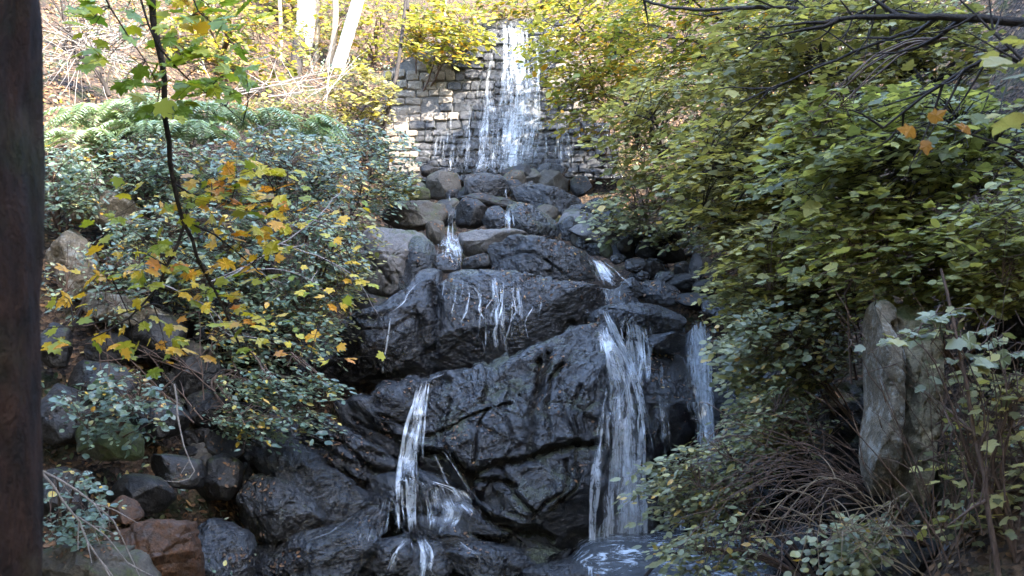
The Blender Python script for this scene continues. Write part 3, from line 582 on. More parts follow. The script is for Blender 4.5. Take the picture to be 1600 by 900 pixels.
if small:   # the finest stones past the limit, still blocks, joined
    src = SM['wallwet'][0]; tv = np.array([v.co[:] for v in src.vertices]); q4 = np.array([p.vertices[:] for p in src.polygons if len(p.vertices) == 4]); q3 = np.array([p.vertices[:] for p in src.polygons if len(p.vertices) == 3])
    VV, F4, F3 = [], [], []
    for i, (a, sw, shh, wet) in enumerate(small):
        VV.append(tv * [sw, .3, shh] * rs.uniform(.93, 1.04, 3) + a - dl + [0, rs.uniform(-.06, .04), 0]); F4.append(q4 + i * len(tv)); F3.append(q3 + i * len(tv))
    link('stone_courses', make_mesh('stone_courses', np.concatenate(VV), [np.concatenate(F4), np.concatenate(F3)], M['wallwet'], False), dam, kind='stuff')
print('wall stones', nst, len(small))

# ------------------------------------------------------------------ water
def hitY(px, py, default):
    d = P(px, py, 10.) - EYE; d = Vector(d).normalized(); h = bvh.ray_cast(Vector(EYE), d, 60)
    return h[0].y if h[0] is not None else default
def ribbon_grid(path, widths, Y=None, off=.05, nu=9, step=5, wall=False):
    path = np.array(path, float); seg = np.linalg.norm(np.diff(path, axis=0), axis=1); cum = np.concatenate([[0], np.cumsum(seg)])
    nv = max(4, int(cum[-1] / step)); s = np.linspace(0, cum[-1], nv); cx = np.interp(s, cum, path[:, 0]); cy = np.interp(s, cum, path[:, 1]); ww = np.interp(s, cum, widths)
    u = np.linspace(-1, 1, nu); PX = cx[:, None] + ww[:, None] * .5 * u[None]; PY = np.repeat(cy[:, None], nu, 1)
    PX = PX + noise(np.stack([PX * .03, PY * .022, PX * 0 + path[0][0]], -1), 1.3, 4) * np.clip(ww[:, None] * .16, 1, 6)
    if wall: YY = wallP(PX, PY)[..., 1] - .36
    elif Y is not None: YY = np.repeat(np.interp(s, cum, Y)[:, None], nu, 1)
    else:
        YY = np.array([[hitY(a, b, np.nan) for a, b in zip(r1, r2)] for r1, r2 in zip(PX, PY)])
        YY[np.isnan(YY).all(1)] = np.nan if not np.isnan(YY).all() else 13.2
        med = np.array([np.median(q[~np.isnan(q)]) if (~np.isnan(q)).any() else np.nan for q in YY])
        good = ~np.isnan(med); med = np.interp(np.arange(nv), np.arange(nv)[good], med[good])
        YY = np.where(np.isnan(YY), med[:, None], YY); YY = np.clip(YY, med[:, None] - .25, med[:, None] + .12)
        run = YY.copy()
        for i in range(1, nv): run[i] = np.minimum(YY[i], run[i - 1] + .004)
        K = np.array([1, 2, 3, 2, 1.]) / 9; pad = np.pad(run, ((2, 2), (0, 0)), 'edge'); run = sum(K[j] * pad[j:j + nv] for j in range(5)); 
        YY = np.minimum(run, YY) - off
    V = P(PX, PY, YY)
    dist = s / FPX * YY.mean(); W = ww / FPX * YY.mean()
    edge = (1 - np.abs(u)[None] ** 2.2) * np.ones((nv, 1)); fade = np.minimum(1, np.minimum(np.arange(nv) / 3., (nv - 1 - np.arange(nv)) / 4.))[:, None]
    fl = np.stack([np.repeat((u * .5)[None], nv, 0) * W.mean() * (1 + .0 * W[:, None]), np.repeat(dist[:, None], nu, 1), edge * (.35 + .65 * fade)], -1)
    I = np.arange(nv * nu).reshape(nv, nu); Fq = np.stack([I[:-1, :-1], I[:-1, 1:], I[1:, 1:], I[1:, :-1]], -1).reshape(-1, 4)
    return V.reshape(-1, 3), Fq, fl.reshape(-1, 3)
def strands(left, right, n, seed, w=(3, 7), mat='dense', lo=.35, **kw):
    """n narrow strands running between two edges given as pixel polylines of equal length"""
    rs = np.random.RandomState(seed); L_, R_ = np.array(left, float), np.array(right, float); out = []; m = len(L_)
    for k in range(n):
        u = rs.uniform(.03, .97); a = rs.uniform(0, .45) if rs.rand() < .6 else 0; b = min(1, a + rs.uniform(lo, 1)); t = np.linspace(a, b, 7) * (m - 1); i = np.clip(t.astype(int), 0, m - 2); f = (t - i)[:, None]
        uu = (u + np.cumsum(rs.normal(0, .022, 7)))[:, None]; l = L_[i] * (1 - f) + L_[i + 1] * f; r_ = R_[i] * (1 - f) + R_[i + 1] * f; p = l + (r_ - l) * np.clip(uu, 0, 1)
        ww = np.linspace(rs.uniform(*w) * .6, rs.uniform(*w) * 1.2, 7); out.append((mat, [tuple(q) for q in p], list(ww), dict(nu=4, off=kw.get('off', .09) + rs.uniform(0, .05), **{k_: v for k_, v in kw.items() if k_ != 'off'})))
    return out
def waterfall(label, sheets, name='waterfall'):
    made = []
    for (mat, path, widths, kw) in sheets:
        V, Fq, fl = ribbon_grid(path, widths, **kw); fl[:, 0] += len(made) * 3.7 + path[0][0] * .13; made.append((mat, V, Fq, fl))
    base = np.concatenate([m[1] for m in made]); b = np.array([base[:, 0].mean(), base[:, 1].min(), base[:, 2].min()])
    t = thing(name, b, label, 'waterfall')
    for mat, V, Fq, fl in made:
        link('water_veil' if mat != 'dense' else 'water_strand', make_mesh('water', V - b, Fq, WM[mat], True, {'flow': ('POINT', 'FLOAT_VECTOR', fl)}), t)
    return t
W_ = dict(wall=True)
waterfall('tall white fall sliding down the masonry dam', [
    ('dense', [(789, 36), (790, 90), (784, 150), (778, 200), (773, 272)], [8, 10, 12, 13, 16], W_),
    ('dense', [(818, 60), (815, 120), (811, 180), (803, 240), (797, 276)], [12, 16, 20, 26, 40], W_),
    ('dense', [(830, 150), (826, 200), (818, 250), (808, 276)], [10, 16, 30, 36], dict(wall=True)),
    ('mid', [(803, 34), (806, 90), (808, 150), (806, 210), (800, 278)], [34, 56, 74, 78, 76], W_),
    ('mid', [(825, 50), (834, 110), (836, 180), (830, 260)], [20, 30, 30, 40], W_),
    ('thin', [(812, 34), (812, 150), (800, 278)], [60, 86, 100], W_), ('dense', [(838, 70), (840, 140), (834, 200), (822, 270)], [6, 9, 12, 20], W_), ('dense', [(801, 36), (803, 90), (798, 170), (792, 260)], [6, 9, 10, 16], W_),
    ('mid', [(795, 160), (790, 220), (785, 278)], [40, 60, 76], dict(wall=True)), ('thin', [(745, 150), (742, 210), (738, 278)], [50, 80, 100], dict(wall=True)), ('thin', [(700, 190), (698, 240), (694, 278)], [40, 56, 70], dict(wall=True)), ('thin', [(880, 180), (882, 230), (886, 276)], [50, 70, 80], dict(wall=True)), ('thin', [(770, 80), (760, 160), (752, 278)], [20, 60, 90], dict(wall=True)),
    ('thin', [(733, 200), (731, 240), (728, 276)], [8, 12, 16], W_), ('mid', [(733, 205), (730, 235), (728, 270)], [5, 7, 8], W_)] + strands([(780, 36), (772, 150), (764, 278)], [(832, 36), (848, 150), (836, 278)], 8, 3, (5, 11), wall=True) + strands([(690, 170), (680, 278)], [(766, 120), (762, 278)], 12, 4, (2, 4), 'mid', wall=True) + strands([(850, 190), (845, 278)], [(905, 190), (915, 278)], 8, 5, (2, 4), 'mid', wall=True))
waterfall('short bright spout between the mossy slab and the wedge boulder', [('dense', [(796, 322), (797, 340), (798, 364)], [10, 18, 26], {}), ('mid', [(793, 280), (791, 300), (795, 324)], [6, 8, 10], {}), ('mid', [(794, 318), (797, 364)], [16, 32], {})])
waterfall('narrow runnel tumbling down beside the big pale split boulder', [('dense', [(710, 322), (706, 345), (703, 360)], [6, 9, 14], {}), ('dense', [(702, 358), (708, 378), (714, 400), (716, 420)], [24, 30, 26, 14], {}), ('foam', [(702, 356), (704, 384), (712, 416)], [26, 50, 36], {}), ('mid', [(702, 300), (704, 325)], [14, 12], {}), ('mid', [(700, 356), (700, 380), (706, 410)], [30, 46, 44], {}), ('dense', [(694, 384), (690, 402)], [18, 26], {})] + strands([(704, 322), (694, 360), (688, 415)], [(714, 322), (716, 360), (726, 418)], 5, 17, (4, 8)))
waterfall('fan shaped cascade pouring past the leaf strewn boulder', [('dense', [(926, 402), (938, 412), (952, 436), (960, 446)], [18, 26, 44, 56], {}), ('mid', [(915, 396), (940, 420), (958, 448)], [16, 40, 60], {}), ('foam', [(955, 430), (966, 448)], [60, 70], {}), ('dense', [(946, 450), (948, 470)], [14, 18], {}), ('dense', [(968, 450), (968, 470)], [8, 8], {})] + strands([(912, 398), (938, 446)], [(936, 400), (986, 446)], 6, 16, (5, 9)))
waterfall('thin film of water streaking the central slab', [('thin', [(760, 426), (768, 480), (770, 560)], [60, 90, 90], {}), ('thin', [(800, 436), (806, 480), (806, 540)], [40, 40, 40], {}), ('mid', [(712, 424), (694, 440), (688, 480)], [5, 5, 4], {})] + strands([(700, 426), (694, 570)], [(860, 440), (850, 530)], 20, 14, (4, 9), 'mid', lo=.4) + strands([(930, 455), (930, 480)], [(990, 455), (1000, 480)], 5, 15, (3, 5)))
waterfall('hair thin thread down the wet hump on the left', [('mid', [(612, 486), (606, 530), (598, 580), (594, 602)], [5, 5, 6, 6], {}), ('thin', [(660, 430), (630, 470), (590, 498)], [30, 44, 50], {})])
waterfall('broad centre cascade dropping in many strands to the stream', [
    ('mid', [(934, 476), (925, 492), (935, 505)], [34, 40, 34], {}), ('dense', [(928, 480), (922, 494)], [20, 26], {}), ('mid', [(990, 486), (980, 505), (984, 520)], [44, 60, 44], {}),
    ('dense', [(934, 510), (950, 545), (964, 580), (972, 612)], [12, 22, 26, 36], {}), ('mid', [(945, 510), (965, 560), (975, 612)], [60, 96, 100], {}),
    ('mid', [(962, 610), (958, 660), (960, 720)], [34, 60, 64], dict(off=.12)), ('foam', [(960, 606), (962, 630), (960, 650)], [46, 50, 30], dict(off=.16)), ('foam', [(998, 608), (998, 640)], [30, 34], dict(off=.16)), ('foam', [(970, 880), (970, 925)], [110, 130], dict(off=.25)), ('foam', [(926, 484), (926, 502)], [36, 44], {}),
    ('mid', [(982, 606), (980, 680), (976, 760), (973, 830), (973, 905)], [84, 100, 114, 118, 120], {}), ('mid', [(1000, 500), (1004, 550), (1004, 606)], [50, 60, 50], {}), ('mid', [(944, 500), (952, 550), (966, 606), (966, 680)], [16, 22, 34, 40], dict(off=.14)), ('foam', [(990, 484), (996, 502)], [60, 70], {}),
    ('mid', [(980, 640), (976, 720), (973, 800), (973, 905)], [90, 110, 120, 124], dict(off=.14)),
    ('dense', [(940, 640), (930, 700), (924, 780), (922, 905)], [8, 8, 9, 10], dict(off=.1)), ('dense', [(980, 700), (982, 800), (980, 905)], [30, 40, 60], dict(off=.1)),
    ('thin', [(960, 700), (960, 800), (965, 905)], [110, 112, 116], dict(off=.2)), ('dense', [(950, 760), (944, 840), (950, 905)], [24, 20, 30], dict(off=.12))] + strands([(926, 482), (936, 540), (946, 600), (940, 660), (924, 740), (918, 905)], [(948, 482), (975, 540), (1004, 600), (1018, 660), (1022, 740), (1026, 905)], 11, 8, (6, 16), off=.13) + strands([(965, 490), (972, 520), (978, 600)], [(1005, 490), (1010, 520), (1016, 600)], 5, 9, (3, 6)))
waterfall('right cascade falling behind the leaning foliage', [
    ('foam', [(1096, 640), (1100, 680)], [50, 60], {}), ('foam', [(1110, 850), (1110, 890)], [80, 120], {}), ('dense', [(1086, 502), (1082, 540), (1082, 590), (1094, 640)], [14, 26, 34, 50], {}), ('dense', [(1108, 510), (1108, 560), (1106, 620)], [10, 18, 24], {}),
    ('mid', [(1090, 498), (1098, 540), (1100, 600), (1104, 700), (1110, 860)], [36, 60, 64, 62, 66], {}), ('dense', [(1092, 500), (1094, 560), (1098, 640), (1104, 760), (1108, 868)], [22, 34, 36, 30, 34], dict(off=.16)), ('mid', [(1092, 500), (1098, 600), (1106, 720), (1110, 870)], [40, 54, 50, 60], dict(off=.14)),
    ('dense', [(1100, 630), (1104, 720), (1108, 800), (1112, 868)], [30, 26, 34, 50], dict(off=.1))] + strands([(1070, 502), (1070, 600), (1080, 700), (1090, 868)], [(1112, 500), (1122, 600), (1132, 700), (1140, 868)], 6, 10, (6, 16)))
waterfall('slender trickle in the gap between centre and right cascades', [('mid', [(1030, 560), (1036, 620), (1040, 700)], [10, 16, 20], {}), ('thin', [(1038, 690), (1042, 760), (1046, 850)], [20, 24, 40], {}), ('thin', [(1060, 760), (1056, 850)], [30, 60], {})])
waterfall('left cascade fanning over the round landing rock', [
    ('dense', [(662, 596), (652, 640), (642, 690), (638, 745)], [10, 16, 20, 26], {}), ('mid', [(664, 596), (650, 650), (642, 700), (638, 750)], [16, 34, 50, 64], dict(off=.12)), ('mid', [(700, 582), (672, 592), (664, 600)], [14, 14, 12], {}), ('dense', [(670, 596), (664, 650), (660, 720)], [5, 7, 8], dict(off=.12)), ('mid', [(664, 594), (654, 640), (646, 700), (642, 752)], [22, 34, 54, 70], dict(off=.1)),
    ('foam', [(642, 740), (650, 775)], [80, 110], {}), ('foam', [(642, 826), (642, 850)], [50, 80], {}), ('thin', [(690, 752), (700, 800), (690, 835)], [110, 150, 120], {}), ('thin', [(600, 770), (590, 820), (580, 860)], [50, 90, 80], {}),
    ('mid', [(640, 745), (638, 790), (640, 832)], [56, 50, 34], {}), ('dense', [(636, 745), (638, 800), (642, 836)], [10, 10, 12], {}), ('mid', [(668, 750), (720, 768), (735, 790)], [26, 50, 50], {}), ('thin', [(700, 752), (720, 790), (745, 812)], [70, 90, 60], {}),
    ('mid', [(644, 834), (620, 858), (602, 905)], [40, 26, 22], {}), ('mid', [(650, 834), (668, 858), (666, 905)], [46, 30, 28], {}), ('dense', [(640, 838), (612, 868), (602, 905)], [12, 10, 12], {}), ('dense', [(652, 838), (664, 870), (660, 905)], [10, 12, 10], {}),
    ('thin', [(700, 690), (714, 760)], [20, 24], {}), ('thin', [(700, 840), (740, 870), (746, 900)], [40, 40, 30], {}), ('thin', [(560, 800), (520, 830), (470, 850)], [20, 20, 20], {})] + strands([(652, 594), (640, 640), (622, 700), (612, 750), (618, 832)], [(674, 594), (668, 640), (668, 700), (672, 750), (664, 832)], 4, 11, (6, 12)) + strands([(672, 700), (690, 760), (712, 800)], [(690, 700), (730, 755), (780, 800)], 5, 12, (4, 8), 'mid') + strands([(624, 836), (600, 905)], [(664, 836), (690, 905)], 5, 13, (5, 9)))

# stream sheet at the foot
gx, gy = np.meshgrid(np.linspace(-2.6, 4.2, 70), np.linspace(1.0, 13.6, 110))
gz = .16 + .02 * fbm(np.stack([gx, gy, gx * 0], -1), 2.5, 3, 8) + .5 * np.clip((gy - 10.4) / 1.3, 0, 1) ** 2 * np.clip((gx - .3) / .5, 0, 1)
I = np.arange(gx.size).reshape(gx.shape)
link('stream', make_mesh('stream', np.stack([gx, gy, gz], -1).reshape(-1, 3), np.stack([I[:-1, :-1], I[:-1, 1:], I[1:, 1:], I[1:, :-1]], -1).reshape(-1, 4), M['pool']), kind='structure')

# ------------------------------------------------------------------ plants
def tmpl(outline, cen, zc=.05, curl=-.12):
    pts = [(x, y) for x, y in outline] + [(-x, y) for x, y in outline[-2:0:-1]]
    V = np.array([[x, y, curl * (x * x * 1.5 + max(0, y - .4) ** 2)] for x, y in pts] + [[cen[0], cen[1], zc * -1 + curl * .1]])
    n_ = len(pts); return V, np.array([[n_, i, (i + 1) % n_] for i in range(n_)])
LEAF = {
    'ovate': tmpl([(0, 0), (.17, .16), (.25, .42), (.15, .76), (0, 1)], (0, .45)),
    'round': tmpl([(0, 0), (.2, .04), (.37, .28), (.36, .55), (.2, .82), (0, 1)], (0, .42)),
    'lobed': tmpl([(0, 0), (.22, .0), (.42, .18), (.34, .32), (.48, .56), (.26, .60), (.16, .80), (0, 1)], (0, .4)),
    'maple': tmpl([(0, .02), (.16, -.04), (.42, -.02), (.35, .14), (.56, .26), (.62, .52), (.40, .46), (.30, .52), (.30, .80), (.17, .74), (0, 1.04)], (0, .34)),
    'pinna': (np.array([[0, 0, 0], [.09, .3, .02], [0, 1, -.1], [-.09, .3, .02]]), np.array([[0, 1, 2], [0, 2, 3]])),
}
def nrmz(a): return a / (np.linalg.norm(a, axis=-1, keepdims=True) + 1e-9)
def frames(d, n_):
    y = nrmz(d); x = nrmz(np.cross(y, n_)); z = np.cross(x, y); return np.stack([x, y, z], -1)   # columns
def leaf_mesh(name, kind, pos, Rm, size, mat):
    tv, tf = LEAF[kind]; N = len(pos)
    wv = RS.uniform(.8, 1.25, (N, 1, 1)); T = tv[None] * np.concatenate([wv, np.ones_like(wv), RS.uniform(-1, 3, (N, 1, 1))], -1) * size[:, None, None]
    V = np.einsum('nij,nkj->nki', Rm, T) + pos[:, None]
    Fq = tf[None] + (np.arange(N) * len(tv))[:, None, None]
    rnd = np.repeat(CL(pos), len(tf))
    return make_mesh(name, V.reshape(-1, 3), Fq.reshape(-1, 3), mat, False, {'rnd': ('FACE', 'FLOAT', rnd)})
def CL(pos): return np.clip(RS.rand(len(pos)) * .75 + .125 + .28 * fbm(pos, 1.5, 2, 77), 0.01, .98)
def tubes(paths, ns=4):
    V, Fq, off = [], [], 0
    for pts, rad in paths:
        pts = np.asarray(pts, float); rad = np.asarray(rad, float); m = len(pts)
        tg = nrmz(np.gradient(pts, axis=0)); ref = np.array([.3, .2, 1.]) if abs(tg[0][2]) < .8 else np.array([1., .2, .1])
        a = nrmz(np.cross(tg, ref)); b = np.cross(tg, a); th = np.arange(ns) / ns * 2 * math.pi
        V.append((pts[:, None] + rad[:, None, None] * (a[:, None] * np.cos(th)[None, :, None] + b[:, None] * np.sin(th)[None, :, None])).reshape(-1, 3))
        I = np.arange(m * ns).reshape(m, ns) + off
        Fq.append(np.stack([I[:-1], np.roll(I[:-1], -1, 1), np.roll(I[1:], -1, 1), I[1:]], -1).reshape(-1, 4)); off += m * ns
    return np.concatenate(V), np.concatenate(Fq)
def curve(a, b, sag=.1, n_=8, wob=.05, seed=None):
    a = np.array(a, float); b = np.array(b, float); t = np.linspace(0, 1, n_)[:, None]; Ln = np.linalg.norm(b - a)
    p = a + (b - a) * t; p[:, 2] += (4 * t * (1 - t))[:, 0] * sag * Ln
    p += fbm(p[:, None] * 1.0 + np.array([0, 7., 13.])[None, :, None] * 3.1, 1.3, 2, 3)[..., None].reshape(n_, 3) * wob * Ln * np.sin(t * math.pi)
    return p
PLN = {}
def obj_leaves(t, base, kind, pos, Rm, size, mat):
    key = (kind, mat.name)
    if key not in PLN:
        PLN[key] = []
        for k in range(5):
            tv, tf = LEAF[kind]; v = tv.copy(); v[:, 0] *= .85 + .12 * k; v[:, 2] *= (k - 1) * 1.2; PLN[key].append(make_mesh('leaf', v, tf, mat, False))
    for i in range(len(pos)):
        m = Matrix(Rm[i].tolist()).to_4x4(); s = float(size[i]); m = Matrix.Translation(Vector((pos[i] - base).tolist())) @ m @ Matrix.Scale(s, 4)
        o = bpy.data.objects.new('leaf', PLN[key][i % 5]); COL.objects.link(o); o.parent = t; o.matrix_basis = m
NL = [0, 0]
def plant(name, label, cat, region, Y, dY, base, leaf, mat, size, flow=(-.8, -.3, -.15), n=100, L_=.5, nl=11, tilt=.35, bark='brown', gap=.0, gapsc=1.2, limbs=6, group=None, twig=True, jit=.35, limb_r=.02, big=None, sag=.12, poly=None, conn=1.6):
    """shrub or tree: limbs from the base to the crown, twigs from the limbs, flat leafy sprays on the twigs"""
    size *= {'ivy': 1.28, 'sage': 1.2, 'olive': 1.2, 'green': 1.12}.get(mat, 1.15); tilt = tilt if mat in ('ivy', 'sage') else tilt * .35 + .05; n = int(n * {'olive': 1.05, 'green': 1.2}.get(mat, 1)); rx, ry, rrx, rry = region; rs = np.random.RandomState(int(rx * 3 + ry * 7 + Y * 11) % 99991)
    base = np.array(base, float) if len(base) == 3 else P(*base)
    cents = []; tries = 0
    while len(cents) < n and tries < n * 30:
        tries += 1; a = rs.uniform(-1, 1, 2)
        if a @ a > 1: continue
        if rs.rand() < (a @ a) * .35: continue
        px, py = rx + a[0] * rrx, ry + a[1] * rry
        if poly is not None and not in_poly(px, py, poly): continue
        yy = Y - dY * math.sqrt(max(0, 1 - a @ a)) * .6 + rs.uniform(-.5, .9) * dY
        p = P(px, py, yy)
        if gap and fbm(p[None], gapsc, 2, 31)[0] < -.9 + gap: continue
        cents.append(p)
    cents = np.array(cents); N = len(cents)
    lp = []; samp = []; 
    tg = cents[rs.choice(N, min(limbs, N), replace=False)]
    for g in tg:
        c = curve(base, g, sag, 12, .10); lp.append((c, np.linspace(limb_r, limb_r * .22, 12))); samp.append(c[3:])
    samp = np.concatenate(samp)
    d = nrmz(np.array(flow)[None] + rs.normal(0, jit, (N, 3)) * [1, 1, .45]); Ls = L_ * rs.uniform(.6, 1.3, N)
    t = (np.arange(nl) + .7) / nl; sgn = np.where(np.arange(nl) % 2 == 0, 1., -1.)
    up = np.array([0, 0, 1.]); side = nrmz(np.cross(d, up))
    pos = cents[:, None] + d[:, None] * (t[None, :, None] - .5) * Ls[:, None, None]; pos[..., 2] -= .16 * (t ** 2)[None] * Ls[:, None]
    pos += rs.normal(0, .012, pos.shape)
    ld = d[:, None] * .65 + side[:, None] * sgn[None, :, None] * .8 + rs.normal(0, .28, (N, nl, 3)); ld[..., 2] -= .12
    ld[:, -1] = d + [0, 0, -.2]
    nn = up + np.array([0, -1, 0]) * tilt + rs.normal(0, .34, (N, nl, 3)) * (1 if mat == 'ivy' else .75)
    pos = pos + nrmz(ld) * size * .3
    pos = pos.reshape(-1, 3); Rm = frames(ld.reshape(-1, 3), nrmz(nn.reshape(-1, 3))); sz = size * np.clip(np.exp(rs.normal(-.08, .3, len(pos))), .45, 1.7)
    keep = rs.rand(len(pos)) < .93; pos, Rm, sz = pos[keep], Rm[keep], sz[keep]
    if twig:
        for i in range(N):
            a = cents[i] - d[i] * Ls[i] * .5; e = cents[i] + d[i] * Ls[i] * .5 - up * .16 * Ls[i]
            q = samp[np.argmin(((samp - a) ** 2).sum(1))]; pts = [a, cents[i] - up * .03 * Ls[i], e]; rad = [size * .045, size * .035, size * .012]
            if np.linalg.norm(q - a) < conn:
                pts = [q, (q + a) / 2 + up * .05] + pts; rad = [size * .08, size * .06] + rad
            lp.append((np.array(pts), np.array(rad)))
    T = thing(name, base, label, cat, group)
    V, Fq = tubes(lp, 4); link('branches', make_mesh('branches', V - base, Fq, B[bark]), T)
    pxs = sz * FPX / pos[:, 1]; big = (np.median(pxs) >= 11) if big is None else big
    if big:
        vx, vy = proj(pos); vis = (vx > -20) & (vx < 1620) & (vy > -20) & (vy < 920)
        order = np.argsort(-(pxs * vis)); sel = order[:min(290, int((vis & (pxs >= 9)).sum()))]; m = np.zeros(len(pos), bool); m[sel] = True
        obj_leaves(T, base, leaf, pos[m], Rm[m], sz[m], L[mat]); NL[1] += m.sum(); pos, Rm, sz = pos[~m], Rm[~m], sz[~m]
    if len(pos): link('foliage', leaf_mesh('foliage', leaf, pos - base, Rm, sz, L[mat]), T, kind='stuff'); NL[0] += len(pos)
    return T
def bare(name, label, cat, paths, bark, group=None, twigs=0, tl=.5, r0=.012):
    """leafless branch: pixel polylines (px, py, Y) with end radii, optional side twigs"""
    lp = []; rs = np.random.RandomState(int(paths[0][0][0][0] * 7 + paths[0][0][0][1]) % 9999)
    for pts, ra, rb in paths:
        q = np.array([P(*p) for p in pts]); seg = np.linalg.norm(np.diff(q, axis=0), axis=1); cum = np.concatenate([[0], np.cumsum(seg)]); m = max(5, int(cum[-1] / .12))
        s = np.linspace(0, cum[-1], m); c = np.stack([np.interp(s, cum, q[:, k]) for k in range(3)], -1)
        if m > 6:
            for _ in range(2): c[1:-1] = (c[:-2] + c[1:-1] * 2 + c[2:]) / 4
        c[1:-1] += rs.normal(0, .006, (m - 2, 3)); lp.append((c, np.linspace(ra, rb, m)))
        for k in range(twigs):
            i = rs.randint(1, m); d = nrmz(c[i] - c[i - 1]) + rs.normal(0, .55, 3); e = c[i] + nrmz(d) * tl * rs.uniform(.4, 1.2)
            lp.append((curve(c[i], e, .05 * rs.uniform(-1, 1), 5, .12), np.linspace(rb * 1.2 + .002, .0018, 5)))
    b = lp[0][0][0]; T = thing(name, b, label, cat, group); V, Fq = tubes(lp, 5); link('branches', make_mesh('branches', V - b, Fq, B[bark]), T)
    return T, [l[0] for l in lp]

# ---- trunks
def trunk(name, label, pts, r0, r1, bark, ns=20, ridg=.0, seed=1, cat='tree', crown=None):
    q = np.array([P(*p) if len(p) == 3 else p[:3] for p in pts]); seg = np.linalg.norm(np.diff(q, axis=0), axis=1); cum = np.concatenate([[0], np.cumsum(seg)]); m = max(8, int(cum[-1] / (.05 if ridg else .25)))
    s = np.linspace(0, cum[-1], m); c = np.stack([np.interp(s, cum, q[:, k]) for k in range(3)], -1)
    for _ in range(4): c[1:-1] = (c[:-2] + c[1:-1] * 2 + c[2:]) / 4
    V, Fq = tubes([(c, np.linspace(r0, r1, m))], ns)
    ax = np.repeat(c, ns, 0); dd = nrmz(V - ax); vv = V * [1, 1, .18]
    V = V + dd * (ridg * fbm(vv, 9, 4, seed) + .06 * r0 * fbm(V, 1.3, 2, seed))[:, None]
    b = q[0]; T = thing(name, b, label, cat); link('trunk', make_mesh('trunk', V - b, Fq, B[bark]), T)
    return T
tb = P(-62, 1010, 2.6); tt = P(-50, -160, 2.75)
T = trunk('tree', 'thick dark trunk with reddish ridged bark filling the left edge', [(-84, 1300, 2.6), (-81, 900, 2.6), (-68, 0, 2.7), (-60, -700, 2.9), (-60, -2500, 3.4)], .192, .165, 'big', 160, .022)
b0 = np.array(T.location); tl_ = []
for k in range(9):
    a = P(-55, -900 - k * 170, 3.0); an = k * 2.3; e = a + np.array([math.cos(an) * 2.6 - 1.0, math.sin(an) * 2.2 - .5, 1.2]); tl_.append((curve(a, e, .05, 9, .08), np.linspace(.05, .01, 9)))
V, Fq = tubes(tl_, 6); link('limbs', make_mesh('limbs', V - b0, Fq, B['big']), T)
cp_ = np.concatenate([l[0][3:] for l in tl_]); pos = (cp_[:, None] + RS.normal(0, .35, (len(cp_), 26, 3))).reshape(-1, 3)
link('crown', leaf_mesh('crown', 'lobed', pos - b0, frames(RS.normal(0, 1, pos.shape), nrmz(np.array([0, 0, 1.]) + RS.normal(0, .4, pos.shape))), RS.uniform(.07, .12, len(pos)), L['green']), T, kind='stuff')
for lab, pts, r0, r1, bk in [
    ('straight pale sunlit trunk leaning right above the dam', [(512, 150, 24.5), (530, 100, 24.6), (560, 0, 24.8), (600, -160, 25.2), (640, -500, 26)], .16, .10, 'pale'),
    ('slimmer tan trunk just left of the straight pale trunk', [(500, 150, 24.9), (520, 80, 25.1), (526, 20, 25.2), (515, -120, 25.6), (520, -500, 26)], .085, .05, 'tan'),
    ('broad bright trunk cut by leaves near the top left', [(462, 150, 26.5), (474, 70, 26.7), (482, -20, 26.9), (490, -200, 27.4), (500, -500, 28)], .26, .18, 'pale'),
    ('thin crooked trunk left of the broad bright trunk', [(425, 160, 23.6), (440, 90, 23.8), (438, 20, 24), (430, -120, 24.4), (428, -400, 25)], .05, .03, 'tan'),
    ('second slender trunk between the broad and the straight trunk', [(490, 140, 25.5), (498, 60, 25.7), (494, -40, 26), (490, -400, 27)], .06, .04, 'tan'),
    ('dark slim sapling standing before the left end of the dam', [(596, 208, 20.6), (606, 178, 20.6), (620, 120, 20.7), (628, 60, 20.8), (634, 0, 21), (640, -200, 21.3)], .045, .02, 'dark'),
    ('grey trunk far up the slope at the very top left', [(372, 120, 27.5), (378, 40, 27.8), (380, -40, 28.2), (384, -400, 29)], .11, .08, 'tan'),
    ('reddish dark stump like trunk under the broad bright trunk', [(455, 150, 23.2), (462, 120, 23.3), (464, 80, 23.4), (468, 60, 23.5)], .16, .13, 'dark'),
    ('bright far trunk above the left bank shrubs', [(335, 110, 30), (340, 20, 30.4), (344, -60, 31), (350, -300, 32)], .13, .1, 'pale'),
    ('pale thin trunk near the top centre beside the overhanging leaves', [(690, 90, 25), (694, 20, 25.2), (700, -80, 25.6), (710, -400, 26)], .05, .03, 'tan')]:
    T = trunk('tree', lab, pts, r0, r1, bk, 14, .0, 3)
    if pts[-1][1] < -150:   # crown above the picture, on the same trunk
        b0 = np.array(T.location); a = P(*pts[-1]); ll = [(curve(a - [0, 0, k * .5], a + [math.cos(k * 2.4) * 2, math.sin(k * 2.4) * 2, 1.4 - k * .3], .05, 8, .1), np.linspace(.04, .008, 8)) for k in range(7)]
        V, Fq = tubes(ll, 5); link('limbs', make_mesh('limbs', V - b0, Fq, B[bk]), T); cc = np.concatenate([l[0][2:] for l in ll]); pos = (cc[:, None] + RS.normal(0, .4, (len(cc), 10, 3))).reshape(-1, 3)
        link('crown', leaf_mesh('crown', 'round', pos - b0, frames(RS.normal(0, 1, pos.shape), nrmz(np.array([0, 0, 1.]) + RS.normal(0, .4, pos.shape))), RS.uniform(.08, .13, len(pos)), L['autumn']), T, kind='stuff')

